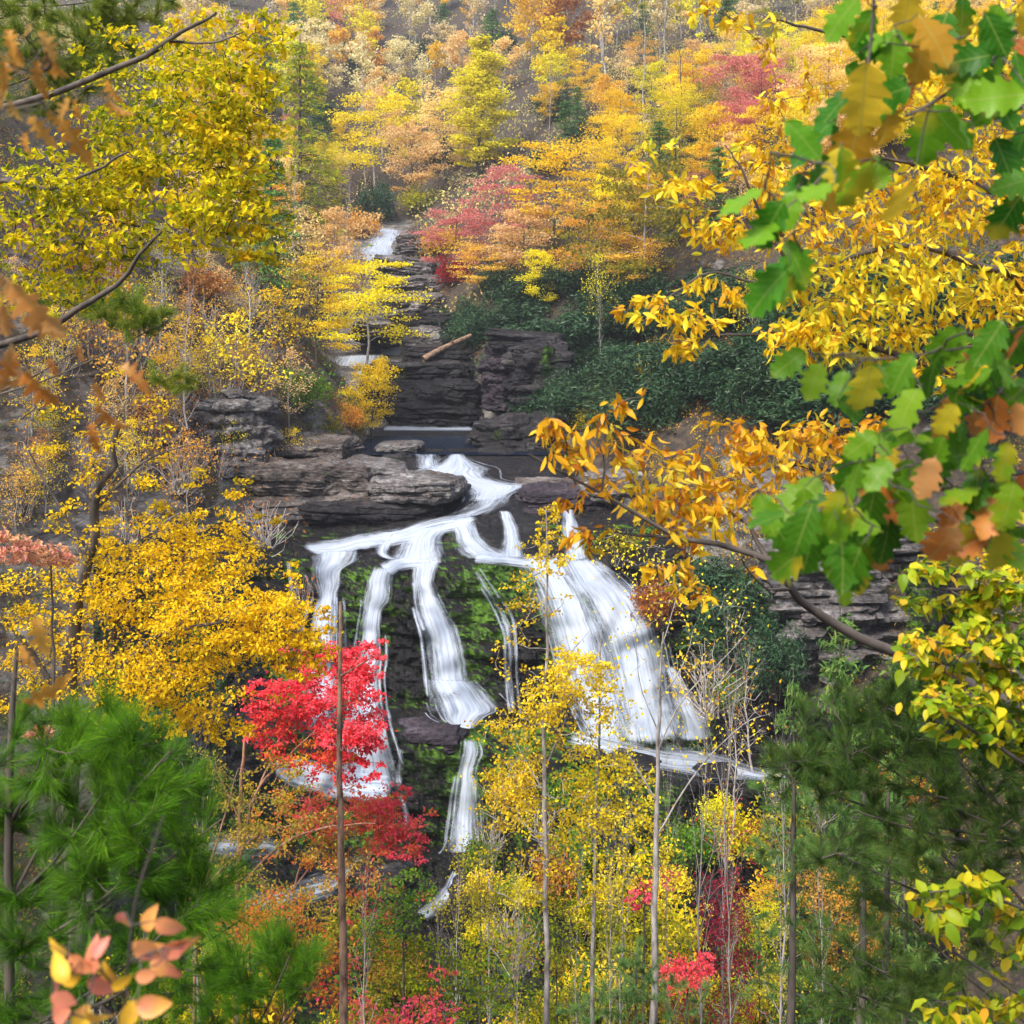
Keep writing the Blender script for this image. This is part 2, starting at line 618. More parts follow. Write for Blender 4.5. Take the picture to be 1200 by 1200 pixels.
M = {
    'yellow':  leaf_mat('leaf_yellow', [(.6, .44, .01), (.84, .66, .015), (.9, .74, .02), (.88, .78, .07)]),
    'gold':    leaf_mat('leaf_gold', [(.56, .34, .015), (.84, .54, .02), (.9, .68, .03), (.9, .76, .08)]),
    'lemon':   leaf_mat('leaf_lemon', [(.36, .36, .02), (.7, .6, .02), (.84, .72, .03), (.7, .68, .07)]),
    'peach':   leaf_mat('leaf_peach', [(.6, .4, .16), (.82, .55, .2), (.88, .66, .26), (.78, .54, .32)]),
    'pale':    leaf_mat('leaf_pale', [(.46, .38, .2), (.68, .56, .3), (.82, .7, .36), (.6, .52, .36)]),
    'orange':  leaf_mat('leaf_orange', [(.45, .2, .03), (.74, .38, .05), (.82, .48, .07), (.8, .58, .08)]),
    'rust':    leaf_mat('leaf_rust', [(.15, .05, .02), (.36, .12, .03), (.5, .19, .04), (.34, .16, .06)]),
    'crimson': leaf_mat('leaf_crimson', [(.72, .38, .03), (.7, .1, .05), (.76, .05, .09), (.84, .07, .12), (.88, .15, .2)], vary=.05),
    'darkred': leaf_mat('leaf_darkred', [(.2, .02, .02), (.38, .03, .03), (.5, .05, .06), (.42, .08, .04)]),
    'rose':    leaf_mat('leaf_rose', [(.5, .2, .14), (.66, .24, .18), (.76, .3, .26), (.7, .38, .2)]),
    'olive':   leaf_mat('leaf_olive', [(.10, .12, .015), (.22, .22, .02), (.36, .30, .02), (.5, .38, .03)]),
    'lime':    leaf_mat('leaf_lime', [(.12, .2, .01), (.3, .36, .015), (.5, .48, .02), (.68, .5, .02)]),
    'green':   leaf_mat('leaf_green', [(.04, .1, .015), (.09, .2, .02), (.16, .27, .03), (.28, .3, .03)]),
    'rhodo':   leaf_mat('leaf_evergreen', [(.010, .026, .012), (.02, .052, .022), (.038, .09, .034), (.07, .125, .045)], trans=.12, spec=.22),
    'pine':    leaf_mat('needle_green', [(.028, .08, .008), (.06, .16, .010), (.12, .27, .014), (.24, .38, .025)], trans=.3),
    'pinedark': leaf_mat('needle_dark', [(.025, .07, .018), (.05, .13, .022), (.10, .19, .03), (.24, .16, .04)], trans=.25),
    'hemlock': leaf_mat('needle_hemlock', [(.04, .10, .03), (.09, .22, .05), (.16, .3, .07), (.26, .32, .08)], trans=.25),
    'tan':     leaf_mat('leaf_tan', [(.22, .12, .06), (.4, .22, .1), (.55, .3, .12), (.6, .4, .1)]),
    'oakgreen': leaf_mat('leaf_oak_green', [(.03, .11, .006), (.06, .19, .008), (.12, .28, .01), (.22, .36, .012)], trans=.5, spec=.22, noise=((.55, .36, .02), 5, .60), veins=7),
    'oakyellow': leaf_mat('leaf_oak_yellow', [(.4, .2, .02), (.6, .38, .02), (.7, .5, .03), (.5, .45, .03)], trans=.5, spec=.15, noise=((.2, .28, .015), 7, .58), veins=7),
    'oakbrown': leaf_mat('leaf_oak_brown', [(.3, .1, .02), (.5, .19, .03), (.62, .27, .05), (.6, .36, .14)], trans=.35, spec=.15, noise=((.62, .36, .12), 9, .58), veins=7),
    'amber':   leaf_mat('leaf_amber', [(.52, .22, .015), (.78, .44, .015), (.87, .58, .02), (.9, .7, .04), (.62, .6, .04)], trans=.45, spec=.2),
    'sprig':   leaf_mat('leaf_sprig', [(.72, .38, .02), (.78, .42, .04), (.66, .2, .12), (.6, .14, .12)], trans=.35, spec=.3, noise=((.62, .17, .15), 11, .50), veins=6),
    'bark':    bark_mat('bark_dark', (.03, .024, .02), (.10, .08, .065)),
    'barkgrey': bark_mat('bark_grey', (.12, .105, .095), (.3, .275, .25), lich=(.42, .41, .37)),
    'barkbrown': bark_mat('bark_brown', (.06, .032, .02), (.26, .16, .10), 7),
    'barkred': bark_mat('bark_reddish', (.16, .08, .05), (.34, .18, .11), 10),
    'twig':    bark_mat('twig_pale', (.2, .175, .16), (.44, .4, .37)),
    'black':   rock_mat('rock_black', [(.003, .003, .004), (.010, .009, .010), (.024, .021, .02), (.05, .045, .04)], moss=.18, litter=.08, rough=.5),
    'wet':     rock_mat('rock_wet', [(.002, .002, .0025), (.007, .0068, .007), (.017, .016, .016), (.045, .042, .04)], moss=.425, litter=.12, rough=.4),
    'dry':     rock_mat('rock_grey', [(.035, .032, .032), (.12, .11, .105), (.24, .225, .215), (.4, .385, .37)], moss=.16, litter=.14),
    'dark':    rock_mat('rock_dark', [(.006, .006, .007), (.02, .018, .019), (.05, .046, .045), (.11, .1, .1)], moss=.24, litter=.12),
    'purple':  rock_mat('rock_purple', [(.012, .009, .014), (.035, .027, .036), (.07, .056, .07), (.12, .1, .11)], moss=.12, litter=.12),
    'brown':   rock_mat('rock_brown', [(.03, .025, .022), (.095, .08, .07), (.19, .165, .15), (.32, .29, .265)], moss=.2, litter=.16, strata=3.2),
    'ground':  ground_mat(),
    'water':   water_mat(),
    'pool':    pool_mat(),
}

# ------------------------------------------------------------------ terrain
_zy = np.array([-40, 0, 10, 20, 30, 44, 52, 58, 62, 66, 70, 74, 80, 88, 104, 110, 118, 150, 165, 190, 250, 320, 420, 520, 700])
_zz = np.array([26, -1.8, -8.6, -15.2, -21.8, -30.6, -32, -31.5, -30, -26, -21, -18, -16, -13.2, -12.6, -8.6, -6.2, 4.2, 8.2, 17, 42, 82, 134, 156, 170])
_ly = np.array([-40, 0, 44, 50, 60, 72, 80, 90, 103, 112, 120, 160, 190, 320, 700])
_lx = np.array([-60, -60, -30, -20, -18, -15, -12.5, -9.5, -9.8, -14.5, -17, -22, -25, -42, -60])
_rx = np.array([60, 60, 20, 12, 9, 8, 2.5, .5, -2.5, -6, -9, -14, -17, -30, -40])
def H(x, y, detail=True):
    x, y = np.broadcast_arrays(np.asarray(x, float), np.asarray(y, float))
    zf = np.interp(y, _zy, _zz)
    dl = np.maximum(np.interp(y, _ly, _lx) - x, 0)
    dr = np.maximum(x - np.interp(y, _ly, _rx), 0)
    kl = np.interp(y, [0, 44, 60, 110, 150, 220, 400], [0, .2, 1.25, 1.12, 1.0, .5, .2])
    kr = np.interp(y, [0, 44, 58, 72, 85, 130, 180, 260, 400], [0, .3, 1.1, .95, .75, .72, .55, .35, .15])
    def bank(d, k):
        return k * (np.minimum(d, 22) + .55 * np.clip(d - 22, 0, 60) + .25 * np.maximum(d - 82, 0)) * (1 - np.exp(-d / 1.5))
    z = zf + bank(dl, kl) + bank(dr, kr)
    if detail:
        w = np.clip((y - 40) / 15, .1, 1)
        z = z + w * (fbm(x * .06, y * .06, 0, 3) * 1.2 * np.clip((dl + dr) / 8, .1, 1) + fbm(x * .33, y * .33, 2.2, 3) * .45 * np.clip((dl + dr) / 3, .15, 1))
    z = z + np.clip((y - 50) / 15, 0, 1) * np.clip((150 - y) / 30, 0, 1) * np.clip((dl + dr) / 4, .1, 1) * (fbm(x * .8, y * .8, 5.5, 3) * .4)
    return z

def ground_point(px, row, y0=52., y1=620.):
    """where a line of sight of the photo meets the terrain"""
    Y = np.concatenate([np.arange(y0, 200, .25), np.arange(200, y1, 1.)])
    d = (HOR - row) / F * Y - H((px - 600) / F * Y, Y)
    k = np.argmax(d < 0)
    if d[k] >= 0: k = len(Y) - 1
    return P(px, row, Y[k])

def build_terrain():
    ys = np.concatenate([np.arange(-40, 44, 4.), np.arange(44, 135, .8), np.arange(135, 240, 2.), np.arange(240, 530, 6.), np.arange(530, 701, 20.)])
    u = np.linspace(-1, 1, 221)
    xs = 60 * u + 240 * np.sign(u) * np.abs(u) ** 4
    X, Yg = np.meshgrid(xs, ys)
    Z = H(X, Yg)
    ny, nx = X.shape
    # bedrock shows on steep banks and along the stream bed
    gx = np.gradient(Z, axis=1) / np.gradient(X, axis=1)
    gy = np.gradient(Z, axis=0) / np.gradient(Yg, axis=0)
    slope = np.hypot(gx, gy)
    d = np.maximum(np.interp(Yg, _ly, _lx) - X, 0) + np.maximum(X - np.interp(Yg, _ly, _rx), 0)
    rock = np.clip((slope - .9) * .7, 0, .55) * (Yg < 120) + .75 * np.exp(-d / 2.5) * (Yg < 175)
    rock = np.clip(rock, 0, 1)
    idx = np.arange(ny * nx).reshape(ny, nx)
    fa = np.stack([idx[:-1, :-1], idx[:-1, 1:], idx[1:, 1:], idx[1:, :-1]], -1).reshape(-1, 4)
    mb = MB()
    mb.add(np.stack([X, Yg, Z], -1), fa)
    o = mb.build('terrain', M['ground'], None, True, {'rock': rock.ravel()})
    return tag(o, 'leaf littered gorge slopes and wooded hillside around the stream', kind='structure')
build_terrain()

# ------------------------------------------------------------------ the rock face behind the falls
_fr = np.array([505, 528, 535, 560, 580, 600, 615, 640, 655, 664, 700, 760, 800, 830, 843, 853, 872, 920, 990, 1003, 1030, 1060, 1120, 1180, 1340])
_fy = np.array([103, 90, 87.5, 83.5, 80, 77, 75.6, 74, 72.6, 71.6, 70.8, 69.2, 68.2, 67.0, 65.4, 64.3, 63.6, 62.8, 61.8, 60.6, 59.2, 57.2, 54, 51, 44])
def face_depth(px, row):
    px = np.asarray(px, float)
    row = np.asarray(row, float)
    Y = np.interp(row, _fr, _fy)
    t = np.clip((row - 640) / 120, 0, 1)
    g = np.exp(-((px - (690 + (row - 650) * .35)) / 75) ** 2)
    Y = Y - 1.6 * g * t                                            # the right fall runs over a rounded buttress
    Y = Y - .9 * np.exp(-((px - 505) / 45) ** 2) * np.clip((row - 660) / 60, 0, 1) * np.clip((850 - row) / 20, 0, 1)
    Y = Y - np.clip((380 - px) / 100, 0, 2.5) ** 1.3 * 2.6 * np.clip((row - 600) / 60, 0, 1)
    Y = Y - np.clip((px - 830) / 130, 0, 2.2) ** 1.3 * 3.4 * np.clip((row - 600) / 60, 0, 1)
    # the foot of the right fall stands on a higher floor
    k = np.clip((px - 590) / 60, 0, 1) * np.clip((row - 872) / 30, 0, 1)
    Y = Y * (1 - k) + k * np.interp(row, [872, 905, 920, 1180, 1340], [63.6, 59.5, 58.0, 48.5, 43])
    return Y

def strata(x, y, z, th=.62):
    s = z / th + 1.6 * vnoise(x * .09, y * .09, z * .12) + .45 * vnoise(x * .5, y * .5, 8. + z * .4)
    Lr = np.floor(s)
    f = s - Lr
    cell = np.floor(x * .5 + Lr * .37 + .5 * vnoise(x * .3, z * .8, 4.))
    off = vnoise(x * .33 + Lr * 7.31, Lr * 3.77, .5) * .8 + (_hash(cell, Lr, Lr * 0) - .5) * 1.0
    mask = np.clip(.35 + 1.3 * vnoise(x * .25 + 3, z * .5, y * .2), 0, 1)
    groove = -np.exp(-(np.minimum(f, 1 - f) / .13) ** 2) * .55 * mask
    return off * (.45 + .55 * mask) + groove

FPX = np.arange(110, 1120, 2.5)
FRW = np.concatenate([np.arange(505, 640, 2.0), np.arange(640, 1341, 2.5)])
GX, GR = np.meshgrid(FPX, FRW)
GY0 = face_depth(GX, GR)
_b = P(GX, GR, GY0)
_amp = np.interp(GR, [505, 600, 640, 668, 1180], [.12, .22, .45, 1, 1])
disp = strata(_b[0], _b[1], _b[2], 1.15) * .75 + fbm(_b[0] * .22, _b[1] * .22, _b[2] * .22, 2) * .7 + fbm(_b[0] * .7, _b[1] * .7, _b[2] * .9, 3) * .35 + fbm(_b[0] * 2.4, _b[1] * 2.4, _b[2] * 4, 4) * .26
GY = GY0 - disp * _amp
FACE = np.stack(P(GX, GR, GY), -1)
def build_face():
    ny, nx = GX.shape
    idx = np.arange(ny * nx).reshape(ny, nx)
    fa = np.stack([idx[:-1, :-1], idx[1:, :-1], idx[1:, 1:], idx[:-1, 1:]], -1).reshape(-1, 4)
    mb = MB()
    mb.add(FACE, fa)
    o = mb.build('rock_face', M['wet'], None, False)
    tag(o, 'black mossy stepped rock face under the waterfall', kind='structure')
build_face()

# water lies a hand in front of the outermost rock near it
def _minfilt(a, k):
    r = a.copy()
    for _ in range(k):
        p = np.pad(r, 1, mode='edge')
        r = np.minimum.reduce([p[1:-1, 1:-1], p[:-2, 1:-1], p[2:, 1:-1], p[1:-1, :-2], p[1:-1, 2:]])
    return r
def _blur(a, k):
    r = a.copy()
    for _ in range(k):
        p = np.pad(r, 1, mode='edge')
        r = (p[1:-1, 1:-1] * 2 + p[:-2, 1:-1] + p[2:, 1:-1] + p[1:-1, :-2] + p[1:-1, 2:]) / 6
    return r
WSURF = _blur(_minfilt(GY, 2), 7) - .08
def water_depth(px, row):
    i = np.clip(np.interp(row, FRW, np.arange(len(FRW))), 0, len(FRW) - 1.001)
    j = np.clip((px - FPX[0]) / 2.5, 0, len(FPX) - 1.001)
    i0, j0 = i.astype(int), j.astype(int)
    fi, fj = i - i0, j - j0
    a = WSURF
    return (a[i0, j0] * (1 - fi) * (1 - fj) + a[i0 + 1, j0] * fi * (1 - fj) + a[i0, j0 + 1] * (1 - fi) * fj + a[i0 + 1, j0 + 1] * fi * fj)

_nw = [0]
def strip_points(st, nv, nu, depth, ph=0., jit=0.):
    st = np.asarray(st, float)
    s = smooth_path(st, nv)
    u = np.linspace(0, 1, nu)
    if jit:                          # banks wander a little
        q = np.linspace(0, 1, nv) * len(st) * 2.2
        k1, k2 = fbm(q + ph, ph, 0, 3) * jit, fbm(q + ph, ph, 7, 3) * jit
        dr_ = s[:, 2:] - s[:, :2]
        dr_ = dr_ / np.maximum(np.linalg.norm(dr_, axis=1, keepdims=True), 1e-6)
        s = np.concatenate([s[:, :2] + dr_ * k1[:, None], s[:, 2:] + dr_ * k2[:, None]], 1)
    px = s[:, 0:1] * (1 - u) + s[:, 2:3] * u
    rw = s[:, 1:2] * (1 - u) + s[:, 3:4] * u
    if depth is None:
        Y = water_depth(px, rw)
    else:
        dl = smooth_path(np.asarray(depth, float)[:, None] * np.ones((1, 2)), nv)[:, :1]
        Y = np.broadcast_to(dl, px.shape)
    return np.stack(P(px, rw, Y), -1), u
def water_strip(mb, attr, st, dens=.75, depth=None, lift=0.0, soft=.32, endfade=(.04, .05), bulge=.15):
    st = np.asarray(st, float)
    ln = np.hypot(np.diff((st[:, 0] + st[:, 2]) / 2), np.diff((st[:, 1] + st[:, 3]) / 2)).sum()
    wd = np.hypot(st[:, 2] - st[:, 0], st[:, 3] - st[:, 1]).mean()
    # the sheet is drawn a little wider than its white core, whose edge frays out
    ext = .5 * soft / (1 - soft)
    d = st[:, 2:] - st[:, :2]
    st = np.concatenate([st[:, :2] - d * ext, st[:, 2:] + d * ext], 1)
    nv, nu = max(8, int(ln / 3)), max(7, int(wd / 2.5))
    V, u = strip_points(st, nv, nu, depth, 31.7 * _nw[0], min(.9, wd * .05))
    arc = 1 - (2 * u - 1) ** 2
    V = V.copy()
    V[..., 1] -= (lift + bulge * arc)[None, :]
    along = np.concatenate([[0], np.cumsum(np.linalg.norm(np.diff(V[:, nu // 2], axis=0), axis=1))])
    across = np.linalg.norm(V[:, -1] - V[:, 0], axis=1)
    _nw[0] += 1
    edge = (np.clip(np.minimum(u, 1 - u) / (soft * 1.35), 0, 1) ** .8)[None, :] * np.ones((nv, 1))
    tt = np.linspace(0, 1, nv)
    if endfade[0]: edge = edge * np.clip(tt / endfade[0], 0, 1)[:, None]
    if endfade[1]: edge = edge * np.clip((1 - tt) / endfade[1], 0, 1)[:, None]
    fl = np.stack([(u[None, :] - .5) * across.mean() * np.ones((nv, 1)) + 31.7 * _nw[0], along[:, None] * np.ones((1, nu)), edge], -1)
    idx = np.arange(nv * nu).reshape(nv, nu)
    fa = np.stack([idx[:-1, :-1], idx[1:, :-1], idx[1:, 1:], idx[:-1, 1:]], -1).reshape(-1, 4)
    mb.add(V, fa)
    attr['flow'].append(fl.reshape(-1, 3))
    attr['dens'].append(np.full(nv * nu, dens))

def waterfall(name, label, strips):
    mb, at = MB(), {'flow': [], 'dens': []}
    rt = np.random.default_rng(len(label))
    for s in strips:
        s = dict(s)
        st = s.pop('st')
        water_strip(mb, at, st, **s)
        a_ = np.asarray(st, float)
        drop = a_[-1, 1] - a_[0, 1]
        if s.get('depth') is None and drop > 45 and len(a_) > 4:          # loose threads beside the main strand
            w_ = a_[:, 2:] - a_[:, :2]
            for _ in range(5):
                o_ = rt.choice([-1, 1]) * rt.uniform(.5, .95)
                i0_ = rt.integers(0, len(a_) - 3)
                i1_ = rt.integers(i0_ + 3, len(a_) + 1)
                c_ = (a_[:, :2] + a_[:, 2:]) / 2 + w_ * o_
                hw = np.array([rt.uniform(1.2, 3.2), 0])
                water_strip(mb, at, np.concatenate([c_ - hw, c_ + hw], 1)[i0_:i1_], dens=rt.uniform(.3, .6), soft=.4, lift=.02)
    o = mb.build(name, M['water'], None, True, {k: np.concatenate(v) for k, v in at.items()})
    return tag(o, label, kind='structure')

waterfall('water_upper_chute', 'white chute pouring from the pool past the grey ledge', [
    dict(st=[(488, 530, 516, 530), (487, 540, 517, 540), (486, 551, 518, 551)], dens=.55),
    dict(st=[(531, 531, 539, 531), (526, 537, 545, 537), (517, 544, 553, 543), (500, 549, 562, 548), (490, 555, 563, 554), (512, 562, 570, 561), (538, 569, 592, 566), (553, 574, 612, 569), (556, 581, 596, 578), (552, 588, 588, 586)], dens=.95, soft=.26),
    dict(st=[(553, 584, 606, 574), (545, 591, 600, 588), (530, 600, 592, 594), (515, 608, 570, 604)], dens=.5, soft=.34),
])
waterfall('water_top_shelf', 'white water spreading along the top shelf of the falls', [
    dict(st=[(562, 600, 556, 616), (525, 605, 522, 624), (490, 613, 488, 632), (462, 621, 460, 638), (430, 625, 432, 642), (405, 631, 408, 647), (385, 634, 388, 652), (352, 637, 357, 645)], dens=.82, soft=.26),
    dict(st=[(487, 618, 530, 613), (478, 630, 513, 628), (472, 640, 511, 640), (468, 650, 512, 652), (462, 660, 512, 660)], dens=.95),
    dict(st=[(455, 625, 474, 622), (446, 634, 462, 634), (440, 644, 456, 648), (446, 654, 470, 657)], dens=.7),
    dict(st=[(522, 610, 553, 604), (532, 622, 556, 618), (537, 635, 564, 632), (542, 646, 580, 644), (556, 655, 604, 653)], dens=.85),
    dict(st=[(556, 645, 554, 659), (600, 650, 600, 662), (645, 654, 645, 668)], dens=.8, soft=.4),
    dict(st=[(500, 648, 510, 664), (478, 651, 486, 665), (458, 655, 470, 668), (443, 662, 458, 674)], dens=.85),
])
waterfall('water_left_fall', 'leftmost white strand of the waterfall behind the yellow tree', [
    dict(st=[(370, 644, 418, 642), (370, 655, 412, 657), (368, 670, 398, 668), (371, 685, 397, 684), (374, 697, 393, 697), (368, 715, 393, 715), (364, 742, 392, 742), (362, 775, 392, 772), (358, 860, 395, 860)], dens=.8),
    dict(st=[(336, 655, 342, 655), (338, 680, 346, 680), (340, 702, 352, 702)], dens=.5, soft=.42),
])
waterfall('water_second_fall', 'second white strand falling behind the red maple', [
    dict(st=[(440, 662, 460, 662), (434, 680, 456, 682), (430, 700, 454, 702), (428, 714, 445, 716), (424, 740, 444, 740), (420, 770, 444, 770), (418, 800, 442, 800), (414, 850, 446, 850), (410, 900, 456, 900), (403, 935, 464, 935)], dens=.88),
    dict(st=[(466, 874, 472, 874), (464, 900, 473, 900), (463, 918, 474, 918)], dens=.55, soft=.42),
    dict(st=[(465, 928, 475, 928), (471, 948, 481, 948), (474, 968, 482, 968)], dens=.5, soft=.42),
])
waterfall('water_middle_fall', 'tallest white strand of the waterfall over the mossy rock', [
    dict(st=[(482, 654, 516, 654), (486, 665, 510, 663), (486, 680, 506, 680), (488, 695, 511, 693), (490, 708, 517, 706), (494, 722, 524, 720), (500, 740, 532, 736), (503, 760, 538, 756), (506, 780, 542, 776), (508, 800, 545, 798), (512, 818, 556, 816)], dens=.86),
    dict(st=[(491, 718, 496, 718), (492, 760, 499, 760), (493, 800, 502, 800)], dens=.25, soft=.35),
    dict(st=[(506, 794, 548, 795), (508, 806, 560, 808), (514, 820, 571, 822), (519, 832, 577, 832), (522, 840, 566, 838), (528, 847, 556, 848), (540, 852, 553, 854)], dens=.9),
    dict(st=[(505, 797, 522, 795), (498, 812, 520, 812), (496, 835, 522, 838)], dens=.25, soft=.35),
])
waterfall('water_lower_fall', 'lowest narrow strand of water dropping into the gorge', [
    dict(st=[(545, 864, 557, 864), (545, 880, 560, 880), (542, 893, 556, 893), (539, 905, 553, 905), (536, 930, 555, 930), (533, 960, 556, 960), (530, 988, 557, 988), (524, 1000, 560, 998)], dens=.78),
    dict(st=[(531, 1018, 537, 1020), (521, 1038, 534, 1044), (506, 1054, 521, 1061), (489, 1070, 500, 1078)], dens=.7, soft=.4),
])
waterfall('water_trickle', 'thin trickle over brown rock between the two falls', [
    dict(st=[(552, 666, 559, 664), (562, 685, 571, 683), (575, 705, 584, 703), (585, 725, 596, 722), (592, 748, 601, 748), (594, 800, 603, 800), (599, 842, 607, 842)], dens=.45, soft=.42),
    dict(st=[(585, 597, 595, 597), (590, 615, 604, 615), (590, 635, 610, 635), (587, 654, 614, 654)], dens=.8),
    dict(st=[(545, 602, 551, 602), (546, 626, 552, 626)], dens=.55, soft=.42),
])
waterfall('water_right_fall', 'broad white sheet of the right hand fall', [
    dict(st=[(660, 588, 669, 588), (660, 615, 677, 615), (663, 640, 683, 640), (664, 658, 688, 655)], dens=.82),
    dict(st=[(608, 650, 662, 650), (618, 668, 670, 666), (630, 690, 684, 690), (639, 715, 694, 712), (646, 740, 704, 738), (653, 768, 712, 765), (662, 800, 722, 800), (678, 840, 732, 840), (696, 874, 744, 874)], dens=.8),
    dict(st=[(660, 652, 688, 650), (674, 680, 714, 670), (690, 705, 736, 692), (704, 735, 758, 722), (714, 765, 770, 752), (721, 800, 778, 788), (727, 840, 788, 830), (733, 872, 798, 870)], dens=.86, lift=.12),
    dict(st=[(780, 780, 787, 778), (787, 805, 803, 803), (793, 830, 817, 830), (798, 852, 829, 853), (801, 868, 832, 867)], dens=.78),
    dict(st=[(693, 661, 704, 659), (699, 676, 710, 675)], dens=.6, soft=.42),
    dict(st=[(734, 682, 741, 680), (738, 696, 750, 696), (745, 709, 755, 711)], dens=.55, soft=.42),
])
waterfall('water_right_stream', 'white stream running out from the foot of the right fall', [
    dict(st=[(668, 852, 660, 872), (720, 866, 715, 886), (770, 876, 765, 896), (815, 880, 810, 904), (850, 888, 846, 909), (890, 900, 886, 911), (930, 906, 928, 912)], dens=.8, soft=.42, lift=.12),
])
waterfall('water_gorge_stream', 'white rapids seen through the branches at the gorge foot', [
    dict(st=[(325, 884, 322, 905), (350, 886, 348, 920), (400, 890, 398, 935), (462, 900, 462, 938)], dens=.62, soft=.2, lift=.3),
    dict(st=[(440, 985, 420, 1000), (400, 1010, 390, 1045), (340, 1030, 330, 1060), (290, 1040, 280, 1070)], dens=.5, soft=.4, lift=.3),
    dict(st=[(245, 960, 245, 1010), (280, 965, 280, 1010), (335, 975, 335, 1000)], dens=.45, soft=.4, lift=.3),
])

# the dark pool above the falls, as water level at its own height
def pool():
    z = P(0, 533, 87.5)[2] - .02
    ys = np.linspace(87.6, 108, 30)
    L_, R_ = np.interp(ys, _ly, _lx) - 3, np.interp(ys, _ly, _rx) + 4
    mb = MB()
    V = np.stack([np.stack([L_, ys, ys * 0 + z], -1), np.stack([R_, ys, ys * 0 + z], -1)], 1).reshape(-1, 3)
    i = np.arange(29) * 2
    mb.add(V, np.stack([i, i + 1, i + 3, i + 2], -1))
    tag(mb.build('water_pool', M['pool']), 'dark still pool above the falls', kind='structure')
    zz = lambda row: (HOR - row) / F
    yb = lambda row: z / zz(row)
    waterfall('water_pool_foam', 'white foam line along the back of the dark pool', [
        dict(st=[(448, 500, 448, 509), (480, 499, 480, 508), (515, 501, 515, 509), (556, 500, 556, 507)], depth=[yb(504)] * 4, dens=.85, soft=.3, bulge=0)])
pool()
def hit_depths(st, back=.25):
    return [ground_point((a + c) / 2, (b + d) / 2)[1] - back for a, b, c, d in st]
def rapid(name, label, sts, ds):
    out = []
    for st in sts:
        dd = hit_depths(st, .4)
        mid = np.median(dd)
        out.append(dict(st=st, depth=[mid + .6 - 1.6 * k / (len(st) - 1) for k in range(len(st))], dens=ds, soft=.3))
    waterfall(name, label, out)
rapid('water_middle_rapid', 'white rapid spilling between rocks under the yellow streamside tree', [
    [(400, 416, 446, 414), (396, 422, 444, 420), (392, 430, 440, 428), (396, 438, 436, 437)],
    [(446, 408, 478, 404), (444, 413, 476, 410), (440, 418, 470, 418)],
    [(452, 422, 470, 421), (450, 430, 468, 430), (448, 438, 470, 437)],
    [(418, 434, 452, 432), (416, 440, 456, 438)]], .85)
st = [(446, 266, 468, 268), (438, 280, 464, 282), (426, 294, 461, 297), (416, 305, 456, 310)]
waterfall('water_high_cascade', 'highest white cascade at the head of the valley', [dict(st=st, depth=sorted(hit_depths(st, .5), reverse=True), dens=.9, soft=.3)])

# ------------------------------------------------------------------ boulders and ledges
def rock_mesh(name, sx, sy, sz, mat, seed, box=.55, th=.5, amp=.35, n=26, flat_top=0.0, off=(0, 0, 0)):
    g = np.linspace(-1, 1, n)
    A, B = np.meshgrid(g, g)
    V, Fc = [], []
    idx = np.arange(n * n).reshape(n, n)
    q = np.stack([idx[:-1, :-1], idx[:-1, 1:], idx[1:, 1:], idx[1:, :-1]], -1).reshape(-1, 4)
    mb = MB()
    for ax in range(3):
        for sg in (-1, 1):
            c = [None] * 3
            c[ax] = np.full_like(A, sg)
            c[(ax + 1) % 3] = A if sg > 0 else A[:, ::-1]
            c[(ax + 2) % 3] = B
            p = np.stack(c, -1).reshape(-1, 3)
            sp = p / np.linalg.norm(p, axis=1, keepdims=True)
            p = sp * (1 - box) + p * box * .8
            p = p * np.array([sx, sy, sz])
            w = p + np.asarray(off)
            nrm = norm(sp / np.array([sx, sy, sz]))
            sz_ = seed * 13.7
            d = strata(w[:, 0] + sz_ + w[:, 1] * .6, w[:, 1] + sz_, w[:, 2], th) * amp
            d = d + fbm(w[:, 0] * .8 + sz_, w[:, 1] * .8, w[:, 2] * .8, 3) * amp * .8 + fbm(w[:, 0] * 3 + sz_, w[:, 1] * 3, w[:, 2] * 5, 3) * min(.12, amp * .3)
            hor = nrm * np.array([1, 1, .35])
            mb.add(p + hor * d[:, None], q)
    return mb.mesh(name, mat, False)

def boulder(px, row, Y, wpx, hpx, dep, mat, label, seed, box=.55, th=.5, amp=None, name='boulder', cat='rock', rz=0., tilt=0., n=52, group=None):
    c = P(px, row, Y)
    sx, sz = m(wpx, Y) / 2, m(hpx, Y) / 2
    if amp is None: amp = .26 * min(sx, sz * 1.6, dep / 2) + .12
    o = bpy.data.objects.new(name, rock_mesh(name, sx, dep / 2, sz, M[mat], seed, box, th, amp, n, 0, c))
    COL.objects.link(o)
    o.location = c
    o.rotation_euler = (0, math.radians(tilt), math.radians(rz))
    return tag(o, label, cat, group)

